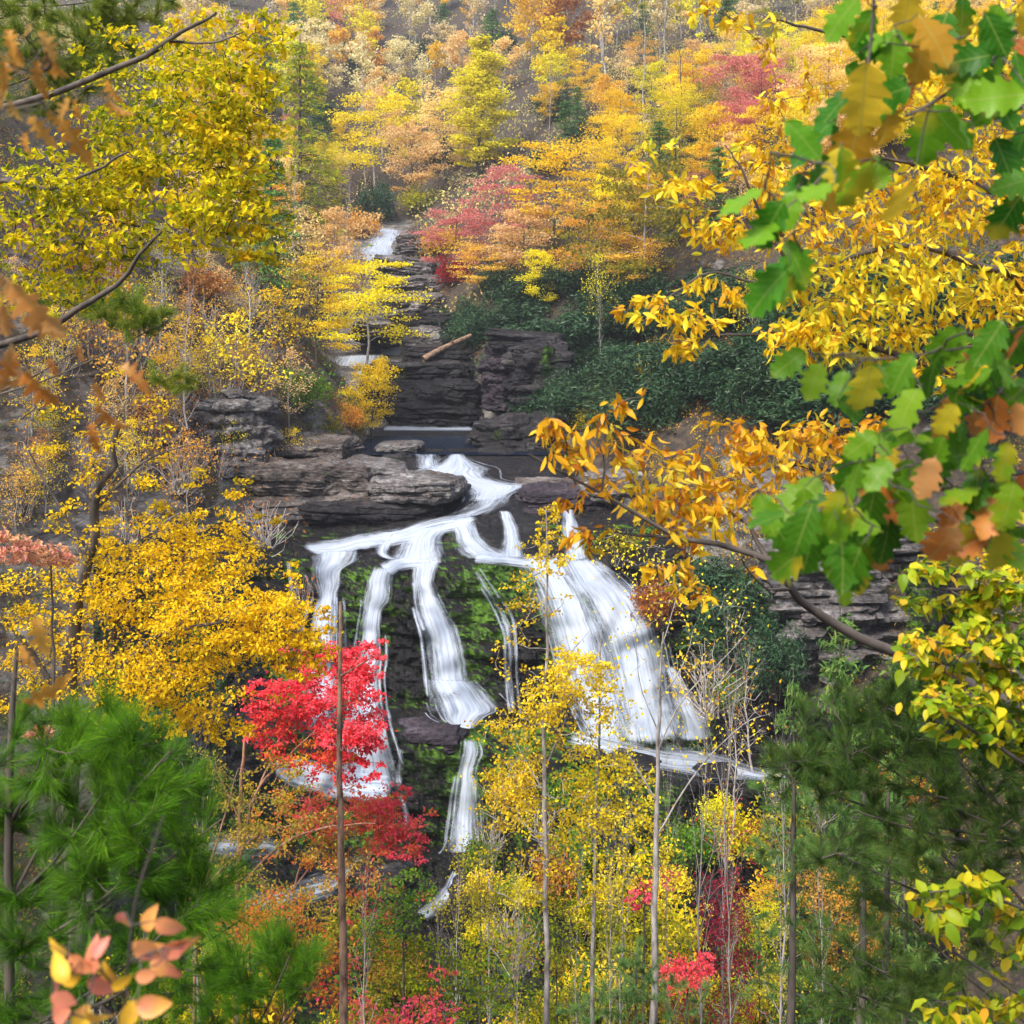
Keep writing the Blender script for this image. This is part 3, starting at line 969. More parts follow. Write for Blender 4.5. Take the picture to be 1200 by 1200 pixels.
# px, row, depth, width px, height px, thickness m, material, label, name
ROCKS = [
    # ledge left of the chute
    (492, 572, 76.5, 120, 30, 6.0, 'dry', 'pale grey flat ledge jutting out beside the white chute', 'rock_ledge', .7, .3, 3),
    (440, 550, 79.5, 84, 22, 6.0, 'dry', 'pale grey slab lying on top of the jutting ledge', 'rock_slab', .7, .3, 4),
    (436, 596, 76.0, 196, 26, 7.0, 'dark', 'dark undercut rock below the pale jutting ledge', 'rock_ledge', .75, .4, 0),
    (362, 556, 78.5, 190, 44, 8.0, 'brown', 'long brown layered ledge left of the pale slab', 'rock_ledge', .8, .28, 2),
    (372, 592, 77.0, 170, 30, 7.0, 'brown', 'grey brown ledge under the long layered ledge', 'rock_ledge', .8, .3, 0),
    (350, 526, 82.0, 150, 26, 7.0, 'brown', 'brown layered rock below the crimson shrub', 'rock_ledge', .8, .25, -2),
    (322, 612, 75.5, 110, 40, 7.0, 'dry', 'grey rock wall at the left end of the top shelf', 'rock_wall', .7, .35, 0),
    (470, 524, 89.0, 60, 14, 4.0, 'dry', 'low grey rock at the near edge of the dark pool', 'boulder', .6, .3, 0),
    (466, 541, 87.0, 42, 18, 3.0, 'dark', 'small black rock left of the small curtain of water', 'boulder', .7, .3, 0),
    # rocks right of the pool
    (606, 522, 92.0, 118, 74, 9.0, 'dark', 'big rounded dark boulder right of the pool', 'boulder', .35, .8, 0),
    (598, 548, 88.0, 90, 44, 6.0, 'dark', 'dark boulder low beside the white chute', 'boulder', .4, .6, 0),
    (655, 510, 92.0, 70, 52, 7.0, 'dark', 'cracked dark boulder behind the orange leaves', 'boulder', .5, .6, 0),
    (660, 585, 77.5, 120, 34, 6.0, 'purple', 'low purple brown slab right of the chute', 'rock_slab', .6, .4, -3),
    (640, 570, 81.5, 90, 22, 5.0, 'brown', 'brown flat slab strewn with leaves right of the chute', 'rock_slab', .6, .4, 0),
    (720, 580, 78.0, 90, 60, 6.0, 'dry', 'grey rock above the right fall', 'boulder', .5, .5, 0),
    (715, 522, 90.0, 120, 46, 7.0, 'dry', 'pale grey cliff behind the orange branch', 'rock_wall', .7, .6, 0),
    (800, 520, 88.0, 100, 46, 7.0, 'dark', 'dark cracked rock under the evergreen thicket', 'rock_wall', .6, .5, 0),
    # cave and layered wall at the back of the pool
    (590, 440, None, 54, 92, 5.0, 'purple', 'dark purple rock face of the overhang', 'rock_wall', .7, 1.4, 6),
    (632, 446, None, 78, 98, 7.0, 'dark', 'tall layered rock beside the dark overhang', 'rock_wall', .65, .45, 0),
    (616, 400, None, 100, 26, 7.0, 'dark', 'flat grey capstone over the dark overhang', 'rock_slab', .7, .4, 2),
    (508, 487, 105.0, 122, 34, 7.0, 'black', 'lowest black layer of the wall behind the pool', 'rock_ledge', .75, .4, 0),
    (516, 462, 107.0, 116, 36, 7.0, 'black', 'middle dark layer of the wall behind the pool', 'rock_ledge', .75, .35, 1),
    (506, 440, 109.5, 112, 34, 7.0, 'dark', 'upper dark layer of the wall behind the pool', 'rock_ledge', .75, .35, -1),
    (520, 420, 113.0, 90, 32, 7.0, 'dark', 'brown rock under the fallen log', 'boulder', .6, .4, 3),
    (498, 402, 116.0, 50, 36, 5.0, 'dry', 'grey boulder left of the fallen log', 'boulder', .45, .5, 0),
    (505, 382, 121.0, 66, 30, 7.0, 'dark', 'dark slab above the grey boulder', 'rock_slab', .7, .4, -4),
    (486, 358, 127.0, 80, 30, 8.0, 'dry', 'grey slab halfway up the stepped stream bed', 'rock_slab', .7, .4, 3),
    (492, 338, 133.0, 70, 28, 8.0, 'dry', 'pale slab in the upper stream bed', 'rock_slab', .7, .4, 0),
    (474, 318, 139.0, 80, 34, 9.0, 'dry', 'wide pale slab below the highest cascade', 'rock_slab', .7, .5, 4),
    (494, 294, 148.0, 66, 20, 7.0, 'dry', 'thin layered slab right of the highest cascade', 'rock_slab', .75, .35, -5),
    (440, 392, 118.5, 60, 26, 6.0, 'dark', 'dark rock behind the middle rapid', 'boulder', .5, .5, 3),
    (452, 436, 111.0, 50, 22, 5.0, 'black', 'black rock below the middle rapid', 'boulder', .5, .5, -5),
    (452, 462, 107.5, 60, 36, 5.0, 'black', 'black rock at the left end of the wall behind the pool', 'rock_wall', .6, .6, 0),
    (484, 280, 156.0, 40, 12, 7.0, 'brown', 'brown slab at the lip of the highest cascade', 'rock_slab', .7, .4, -4),
    # cliffs
    (965, 712, 63.0, 150, 150, 9.0, 'dry', 'grey cliff behind the oak leaves', 'cliff', .7, .4, 0),
    (1040, 660, 66.0, 160, 120, 9.0, 'dry', 'upper grey cliff behind the green oak leaves', 'cliff', .7, .5, 0),
    (880, 840, 62.0, 90, 90, 5.0, 'dark', 'dark rock bank right of the broad fall', 'rock_wall', .5, .6, 0),
    (268, 520, 79.0, 110, 130, 8.0, 'dry', 'grey cliff behind the bare saplings', 'cliff', .6, .8, 4),
    (190, 545, 76.0, 130, 120, 8.0, 'brown', 'streaked cliff behind the yellow tree', 'cliff', .6, .9, -4),
    (205, 420, 84.0, 120, 90, 8.0, 'brown', 'brown crag above the streaked cliff', 'cliff', .5, .8, 5),
    (130, 470, 80.0, 120, 100, 8.0, 'dark', 'shaded dark crag behind the wilted leaves', 'cliff', .5, .8, 0),
    (290, 440, 88.0, 90, 70, 7.0, 'brown', 'weathered brown crag above the layered ledge', 'cliff', .5, .7, 0),
    # rocks in the gorge
    (505, 862, 63.4, 90, 36, 4.0, 'purple', 'dark purple rounded ledge between middle and lowest strand', 'boulder', .45, .8, 0),
    (500, 1066, 57.0, 60, 22, 3.0, 'purple', 'low dark rock at the gorge foot beside the last rapid', 'boulder', .5, .4, 0),
    (455, 1035, 57.0, 50, 26, 3.0, 'dark', 'black rock under the lower maple boughs', 'boulder', .5, .4, 0),
    (560, 1050, 57.0, 60, 34, 3.0, 'dark', 'dark rock right of the last rapid', 'boulder', .5, .4, 0),
    (745, 893, 59.5, 60, 14, 2.0, 'black', 'wet black rock in the middle of the right hand stream', 'boulder', .45, .4, 4),
    (838, 905, 58.0, 50, 13, 2.0, 'black', 'wet black rock at the rim of the right hand stream', 'boulder', .45, .4, -4),
    (690, 884, 60.5, 44, 14, 2.0, 'black', 'wet black rock left of the right hand stream', 'boulder', .45, .4, 0),
    (590, 1165, 47.0, 26, 12, 1.0, 'purple', 'small grey stone among the green saplings', 'boulder', .45, .4, 0),
]
for i, (px, row, Y, w, h, dep, mat, lab, nm, box, th, tilt) in enumerate(ROCKS):
    if Y is None: Y = ground_point(px, 482)[1] - 3.5
    boulder(px, row, Y + dep * .35, w * 1.05, h * 1.1, dep, mat, lab, i + 1, box * .85, th, None, nm, 'cliff' if nm == 'cliff' else 'rock', (i * 37 % 25) - 12, tilt + (i * 53 % 9) - 4)

lg = MB()
_a, _b2 = P(496, 421, 111.5), P(552, 393, 114)
q = smooth_path([_a, (_a * .6 + _b2 * .4) + np.array([0, 0, .1]), _b2], 12)
tube(lg, q - _a, np.linspace(.32, .2, 12), 9)
tube(lg, np.array([q[7] - _a, q[7] - _a + np.array([.5, -.3, .7])]), [.09, .04], 5)
o = lg.build('fallen_log', M['barkbrown'])
o.location = _a
tag(o, 'pale brown fallen log resting on the dark rocks behind the pool', 'log')

# ------------------------------------------------------------------ autumn haze filling the valley
hz = MB()
x0, x1, y0, y1, z0, z1 = -320., 320., -60., 720., -60., 260.
c8 = [(x, y, z) for z in (z0, z1) for y in (y0, y1) for x in (x0, x1)]
hz.add(c8, [[0, 2, 3, 1], [4, 5, 7, 6], [0, 1, 5, 4], [2, 6, 7, 3], [0, 4, 6, 2], [1, 3, 7, 5]])
hmt, hnt, hN, hL = new_mat('valley_haze')
ho = hN.new('ShaderNodeOutputMaterial')
hv = hN.new('ShaderNodeVolumePrincipled')
hv.inputs['Color'].default_value = (.93, .95, 1, 1)
hv.inputs['Density'].default_value = .00033
hv.inputs['Anisotropy'].default_value = .2
hL.new(hv.outputs[0], ho.inputs['Volume'])
tag(hz.build('haze', hmt, None, False), 'thin pale haze filling the valley', kind='stuff')

# ------------------------------------------------------------------ vegetation builders
def ellipsoid_points(rng, n, r, shell=.5):
    d = norm(rng.normal(size=(n, 3)))
    k = rng.uniform(0, 1, (n, 1)) ** (1 / 3.)
    k = shell * np.sqrt(k) + (1 - shell) * k
    k = np.where(rng.uniform(size=(n, 1)) < .22, k * rng.uniform(1, 1.5, (n, 1)), k)
    return d * k * np.asarray(r)

def twig_path(rng, a, b, n=6, sag=.12):
    t = np.linspace(0, 1, n)[:, None]
    L_ = np.linalg.norm(b - a)
    side = rng.normal(size=3) * L_ * sag
    p = a * (1 - t) + b * t + side * (t * (1 - t) * 2)
    p[1:-1] += rng.normal(size=(n - 2, 3)) * L_ * .025
    return p

def pixel_path(pts, n=14):
    q = np.array([P(*t[:3]) for t in pts])
    return smooth_path(q, n)

def ground_end(px, Y):
    x = (px - 600) / F * Y
    return np.array([x, Y, float(H(x, Y)) - .2])

def leaf_tree(name, label, cat, paths, blobs, leafmat, barkmat='bark', leaf=(.08, .05), style='diamond', per=14, cr=.3,
              tier=.45, flat=.55, droop=.3, twig_r=.006, seed=1, group=None, twigs=True, parts=('trunk', 'crown'), depthk=.9, dens=1.0, extra=None):
    """a tree or bough: limbs follow PATHS [(px,row,Y) ..., r0, r1]; leaves fill BLOBS (px,row,rx,ry,Y,n,tone)"""
    rng = np.random.default_rng(seed)
    wood, lv = MB(), MB()
    W = []
    for path, r0, r1 in paths:
        q = pixel_path(path, 16) if not isinstance(path, np.ndarray) else path
        wob = rng.normal(size=q.shape) * r0 * .22
        wob[0] = 0
        q = q + wob
        tube(wood, q, np.linspace(r0, r1, len(q)), 7 if r0 > .03 else 5)
        W.append(q)
    base = W[0][0]
    wp = np.concatenate(W)
    for bl in blobs:
        px, row, rx, ry, Y, n = bl[:6]
        n = max(3, int(n * dens))
        tone = bl[6] if len(bl) > 6 else .5
        c = P(px, row, Y)
        R = np.array([m(rx, Y), m((rx + ry) / 2, Y) * depthk, m(ry, Y)])
        K = max(2, int(n / per))
        cc = c + ellipsoid_points(rng, K, R)
        order = np.argsort(np.linalg.norm(cc - wp[np.argmin(np.linalg.norm(wp - c, axis=1))], axis=1))
        cc = cc[order]
        dirs = np.zeros((K, 3))
        for k in range(K):
            dd = np.linalg.norm(wp - cc[k], axis=1)
            a = wp[np.argmin(dd + .25 * (wp[:, 2] > cc[k][2] + .1) * dd)]
            dirs[k] = cc[k] - a
            if twigs:
                nn = 5
                q = twig_path(rng, a, cc[k], nn, .15)
                L_ = np.linalg.norm(cc[k] - a)
                tube(wood, q, np.linspace(min(twig_r * (1 + L_ * .8), twig_r * 3), twig_r * .5, nn), 4)
                wp = np.concatenate([wp, q[2:]])
        dirs = norm(dirs + rng.normal(size=(K, 3)) * .1)
        ci = rng.integers(0, K, n)
        crm = cr * float(np.mean([R[0], R[2]]))
        pos = cc[ci] + rng.normal(size=(n, 3)) * np.array([crm, crm, crm * tier]) - dirs[ci] * crm * .3
        d, s, nrm = leaf_frames(rng, n, flat, droop)
        d = norm(d + dirs[ci] * .5)
        s = norm(np.cross(nrm, d)); nrm = np.cross(d, s)
        ct = rng.uniform(-.26, .26, K)
        rnd = np.clip(tone + ct[ci] + rng.normal(size=n) * (.16 if style == 'diamond' else .24), 0, 1)
        Ls = leaf[0] * rng.uniform(.6, 1.25, n)
        if style == 'diamond':
            leaves_diamond(lv, pos, d, s, nrm, Ls, Ls * leaf[1] / leaf[0], rnd)
        else:
            leaves_shaped(lv, pos, d, s, nrm, Ls, style, rnd, fold=rng.uniform(.05, .6, n), curl=rng.uniform(.0, .5, n), rng=rng)
    if extra:
        extra(wood, lv, rng)
    root = thing(name, label, cat, base, 0, group)
    for mb in (wood, lv):
        mb.v = [v - base for v in mb.v]
    if wood.n: wood.build(parts[0], M[barkmat], root)
    if lv.n: lv.build(parts[1], M[leafmat], root, smooth=(style != 'diamond'))
    return root

def needle_tuft(lv, rng, c, d, n, L_, w, spread, tone):
    """N fans of thin needles at points C pointing along D"""
    K = len(c)
    ci = np.repeat(np.arange(K), n)
    nd = norm(d[ci] + rng.normal(size=(K * n, 3)) * spread)
    st = c[ci] - d[ci] * rng.uniform(0, 1, (K * n, 1)) * L_ * .9
    s = norm(np.cross(nd, rng.normal(size=(K * n, 3))))
    ll = L_ * rng.uniform(.6, 1.1, (K * n, 1))
    V = np.stack([st - s * w, st + s * w, st + nd * ll - UP * ll * .12], 1).reshape(-1, 3)
    rnd = np.clip(tone + np.repeat(rng.uniform(-.2, .2, K), n) + rng.normal(size=K * n) * .14, 0, 1)
    lv.add(V, np.arange(K * n * 3).reshape(-1, 3), rnd)

def pine(name, label, paths, blobs, mat='pine', bark='bark', needle=.1, w=.0012, per=26, seed=1, rise=.35, twig_r=.004, spread=.42, group=None, cat='tree', dens=1.0):
    rng = np.random.default_rng(seed)
    wood, lv = MB(), MB()
    W = []
    for path, r0, r1 in paths:
        q = pixel_path(path, 14) if not isinstance(path, np.ndarray) else path
        tube(wood, q, np.linspace(r0, r1, len(q)), 6)
        W.append(q)
    base = W[0][0]
    wp = np.concatenate(W)
    for bl in blobs:
        px, row, rx, ry, Y, K = bl[:6]
        K = int(K * dens)
        tone = bl[6] if len(bl) > 6 else .5
        c = P(px, row, Y)
        R = np.array([m(rx, Y), m((rx + ry) / 2, Y) * .8, m(ry, Y)])
        nb = max(3, K // 16)
        tips = c + ellipsoid_points(rng, nb, R)
        for b in tips:
            a = wp[np.argmin(np.linalg.norm(wp - b, axis=1) + .6 * np.maximum(wp[:, 2] - b[2], 0))]
            q = twig_path(rng, a, b, 7, .08)
            q[:, 2] += np.linspace(0, 1, 7) ** 2 * np.linalg.norm(b - a) * .1
            tube(wood, q, np.linspace(twig_r * 2, twig_r * .6, 7), 4)
            wp = np.concatenate([wp, q[3:]])
            kk = max(4, K // nb)
            f = rng.uniform(.3, 1, kk) ** .7
            i = np.clip(f * 6, 0, 5.999)
            i0 = i.astype(int)
            pos = q[i0] * (1 - (i - i0)[:, None]) + q[i0 + 1] * (i - i0)[:, None]
            ax = norm(q[-1] - q[2])
            out = norm(ax + rng.normal(size=(kk, 3)) * .42 + UP * rise)
            ln = np.linalg.norm(b - a) * .12 + needle * 1.1
            tip = pos + out * ln * rng.uniform(.3, 1, (kk, 1))
            for k in range(kk):
                tube(wood, np.stack([pos[k], tip[k]]), [twig_r * .5, twig_r * .4], 3)
            needle_tuft(lv, rng, tip, out, per, needle, w, spread, tone)
    root = thing(name, label, cat, base, 0, group)
    for mb in (wood, lv):
        mb.v = [v - base for v in mb.v]
    wood.build('trunk', M[bark], root)
    lv.build('crown', M[mat], root, smooth=False)
    return root

def grow(rng, Hh, R, base=.25, shape='round', nl=16, N=2500, L_=.28, tier=.4, elev=25, r0=.14, nsub=3, sparse=0., lean=0., wood=None, lv=None, ox=0., oy=0.):
    """a free standing tree at the origin: trunk, rising limbs with side twigs, leaf sprays round the twigs"""
    wood = wood or MB()
    lv = lv or MB()
    t = np.linspace(0, 1, 9)
    tr = np.stack([ox + lean * t ** 1.5 * Hh + np.cumsum(rng.normal(size=9)) * .012 * Hh, oy + np.cumsum(rng.normal(size=9)) * .012 * Hh, t * Hh * .96], -1)
    tr[0, :2] = ox, oy
    tube(wood, tr, r0 * (1 - .9 * t) , 6)
    sites, sw, sd = [], [], []
    az = rng.uniform(0, 6.28)
    for i in range(nl):
        f = base + (1 - base) * (i + rng.uniform(0, .9)) / nl
        f = min(f, .97)
        az += 2.4 + rng.normal() * .3
        u = (f - base) / (1 - base)
        pr = {'round': max(.18, math.sin(math.pi * min(1, .18 + .82 * u) ** .9)), 'cone': (1 - u) ** .75 * .95 + .12, 'flat': .55 + .45 * math.sin(math.pi * (.25 + .6 * u)),
              'spire': (1 - u) ** .7 * min(1, .42 + 1.6 * u) + .06, 'vase': .35 + .65 * u ** .7 * (1 if u < .85 else .7)}[shape]
        L = R * pr * rng.uniform(.7, 1.15)
        e = math.radians(elev + 30 * u * (shape != 'flat') + rng.normal() * 8)
        p0 = np.array([np.interp(f, t, tr[:, k]) for k in range(3)])
        d0 = np.array([math.cos(az) * math.cos(e), math.sin(az) * math.cos(e), math.sin(e)])
        s = np.linspace(0, 1, 5)[:, None]
        q = p0 + d0 * L * s + UP * (s ** 2) * L * (-.12 if shape in ('flat', 'cone') else .1) + rng.normal(size=(5, 3)) * .03 * L * s
        rr = r0 * (1 - .85 * f) * .45
        tube(wood, q, np.linspace(rr, rr * .2, 5), 4)
        for s_ in (.45, .6, .75, .9, 1.0):
            j = s_ * 4
            j0 = min(int(j), 3)
            sites.append(q[j0] * (1 - (j - j0)) + q[j0 + 1] * (j - j0)); sw.append(L); sd.append(L * .2)
        for k in range(nsub):
            s_ = rng.uniform(.3, .95)
            j = s_ * 4; j0 = min(int(j), 3)
            a = q[j0] * (1 - (j - j0)) + q[j0 + 1] * (j - j0)
            dd = norm(d0 + rng.normal(size=3) * np.array([.8, .8, .35]))
            b = a + dd * L * rng.uniform(.25, .5)
            tube(wood, np.stack([a, (a + b) / 2 + rng.normal(size=3) * .03 * L, b]), [rr * .35, rr * .25, rr * .1], 3)
            sites += [(a + b) / 2, b, b]; sw += [L, L, L]; sd += [L * .16] * 3
    sites.append(tr[-1]); sw.append(R); sd.append(R * .2)
    sites, sw, sd = np.array(sites), np.array(sw), np.array(sd)
    if sparse:
        keep = rng.uniform(size=len(sites)) > sparse
        sites, sw, sd = sites[keep], sw[keep], sd[keep]
    if N:
        tone = rng.uniform(-.2, .2, len(sites))
        ci = rng.choice(len(sites), N, p=sw / sw.sum())
        pos = sites[ci] + rng.normal(size=(N, 3)) * sd[ci][:, None] * np.array([1, 1, tier])
        d, s, n = leaf_frames(rng, N, .55, .25)
        ll = L_ * rng.uniform(.6, 1.3, N)
        leaves_diamond(lv, pos, d, s, n, ll, ll * .62, np.clip(.5 + tone[ci] + rng.normal(size=N) * .17, 0, 1))
    return wood, lv

def grow_bush(rng, R, Hh, N, L_, W_, ns=26, r0=.03):
    wood, lv = MB(), MB()
    tips = ellipsoid_points(rng, ns, (R * .9, R * .9, Hh * .55), .8)
    tips[:, 2] = np.abs(tips[:, 2]) + Hh * .3
    for b in tips:
        a = np.array([rng.normal() * .12 * R, rng.normal() * .12 * R, -.1])
        q = twig_path(rng, a, b, 6, .15)
        tube(wood, q, np.linspace(r0, r0 * .3, 6), 4)
    sites = np.concatenate([tips, tips * np.array([.8, .8, .75]), tips * np.array([1.05, 1.05, .95])])
    tone = rng.uniform(-.2, .2, len(sites))
    ci = rng.integers(0, len(sites), N)
    pos = sites[ci] + rng.normal(size=(N, 3)) * R * .17
    d, s, n = leaf_frames(rng, N, .55, .2)
    d = norm(d + norm(sites[ci]) * .4)
    s = norm(np.cross(n, d)); n = np.cross(d, s)
    ll = L_ * rng.uniform(.6, 1.25, N)
    leaves_diamond(lv, pos, d, s, n, ll, ll * W_ / L_, np.clip(.5 + tone[ci] + rng.normal(size=N) * .17, 0, 1))
    return wood, lv

def grow_conifer(rng, Hh, R, N=3000, nw=14, L_=.3, r0=.15):
    wood, lv = MB(), MB()
    tube(wood, np.array([[0, 0, -.2], [0.03, 0, Hh * .5], [0, .02, Hh]]), [r0, r0 * .6, .02], 6)
    sites, dirs = [], []
    for i in range(nw):
        f = .12 + .86 * i / nw
        for k in range(6):
            az = rng.uniform(0, 6.28)
            L = R * (1.05 - f) ** .8 * rng.uniform(.6, 1.15)
            z = f * Hh + rng.normal() * .1
            s = np.linspace(0, 1, 5)[:, None]
            dv = np.array([math.cos(az), math.sin(az), .12])
            q = np.array([0, 0, z]) + dv * L * s - UP * s ** 2 * L * .25
            tube(wood, q, np.linspace(.03, .008, 5), 3)
            for j in range(1, 5):
                for _ in range(3):
                    sites.append(q[j] + rng.normal(size=3) * np.array([.12, .12, .03]) * L); dirs.append(dv)
    sites, dirs = np.array(sites), norm(np.array(dirs))
    ci = rng.integers(0, len(sites), N)
    pos = sites[ci] + rng.normal(size=(N, 3)) * np.array([.12, .12, .06])
    d = norm(dirs[ci] + rng.normal(size=(N, 3)) * .5)
    s = norm(np.cross(d, UP + rng.normal(size=(N, 3)) * .4)); n = np.cross(s, d)
    ll = L_ * rng.uniform(.6, 1.2, N)
    leaves_diamond(lv, pos, d, s, n, ll, ll * .35, np.clip(.5 + rng.normal(size=N) * .22, 0, 1))
    return wood, lv

PROTO = {}
def proto(key, name, wood, lv, size, bark='bark', leaf='yellow', cat='tree', parts=('trunk', 'crown')):
    root = bpy.data.objects.new(name, None)
    root.empty_display_size = .3
    root['category'] = cat
    a = wood.mesh(parts[0], M[bark])
    b = lv.mesh(parts[1], M[leaf], smooth=False) if lv.n else None
    PROTO[key] = dict(name=name, parts=[(parts[0], a)] + ([(parts[1], b)] if b else []), size=size, cat=cat)

def put(key, loc, height, width, label, leaf=None, bark=None, group=None, rz=None, name=None):
    """a copy of a kind of tree: an Empty at its foot with its own trunk and crown objects (mesh data shared)"""
    pr = PROTO[key]
    o = bpy.data.objects.new(name or pr['name'], None)
    COL.objects.link(o)
    o.empty_display_size = .3
    o.location = tuple(float(c) for c in loc)
    o.rotation_euler = (0, 0, rz if rz is not None else random.uniform(0, 6.28))
    sx = width / pr['size'][1]
    o.scale = (sx, sx, height / pr['size'][0])
    tag(o, label, pr['cat'], group)
    for nm, me in pr['parts']:
        ch = bpy.data.objects.new(nm, me)
        COL.objects.link(ch)
        ch.parent = o
        mt = bark if nm in ('trunk', 'stems') else leaf
        if mt:
            ch.material_slots[0].link = 'OBJECT'
            ch.material_slots[0].material = M[mt]
    return o

def make_protos():
    r = np.random.default_rng
    for i in range(3):
        proto(f'round{i}', 'broadleaf_tree', *grow(r(100 + i), 10, 3.6, .22, 'round', 18, 5200, .25, .32, 22), (10, 7.6))
        proto(f'flat{i}', 'maple_tree', *grow(r(110 + i), 10, 4.2, .25, 'flat', 16, 5200, .25, .2, 12), (10, 8.6))
        proto(f'sparse{i}', 'thinning_tree', *grow(r(120 + i), 10, 3.2, .2, 'round', 20, 1100, .22, .5, 35, r0=.12, nsub=5), (10, 6.8), bark='barkgrey')
        proto(f'far{i}', 'hillside_tree', *grow(r(130 + i), 10, 3.4, .25, 'round', 12, 2000, .4, .4, 30, nsub=2), (10, 7.4), bark='barkgrey')
        proto(f'farthin{i}', 'hillside_tree', *grow(r(140 + i), 10, 2.6, .3, 'vase', 12, 700, .36, .5, 45, nsub=3), (10, 5.6), bark='barkgrey')
        proto(f'rhodo{i}', 'rhododendron', *grow_bush(r(150 + i), 1.6, 2.4, 2600, .26, .09, 34), (2.6, 3.8), leaf='rhodo', cat='shrub', parts=('stems', 'foliage'))
        proto(f'bush{i}', 'shrub', *grow_bush(r(160 + i), 1.2, 1.8, 1300, .17, .1, 26, .02), (2.0, 2.9), leaf='olive', cat='shrub', parts=('stems', 'foliage'))
        proto(f'brush{i}', 'bare_shrub', *grow_bush(r(170 + i), 1.3, 2.2, 130, .14, .08, 46, .022), (2.4, 2.9), bark='twig', leaf='rust', cat='shrub', parts=('stems', 'foliage'))
        proto(f'bare{i}', 'bare_tree', *grow(r(180 + i), 10, 2.6, .28, 'vase', 20, 60, .14, .5, 48, r0=.085, nsub=7), (10, 5.6), bark='twig', leaf='tan')
    proto('poplar', 'tulip_tree', *grow(r(190), 20, 4.4, .08, 'spire', 52, 14000, .34, .45, 30, r0=.2), (20, 8), leaf='lemon')
    for i in range(2):
        proto(f'conifer{i}', 'hemlock_tree', *grow_conifer(r(195 + i), 9, 2.4, 4200, 16, .26), (9, 5), leaf='hemlock')
make_protos()

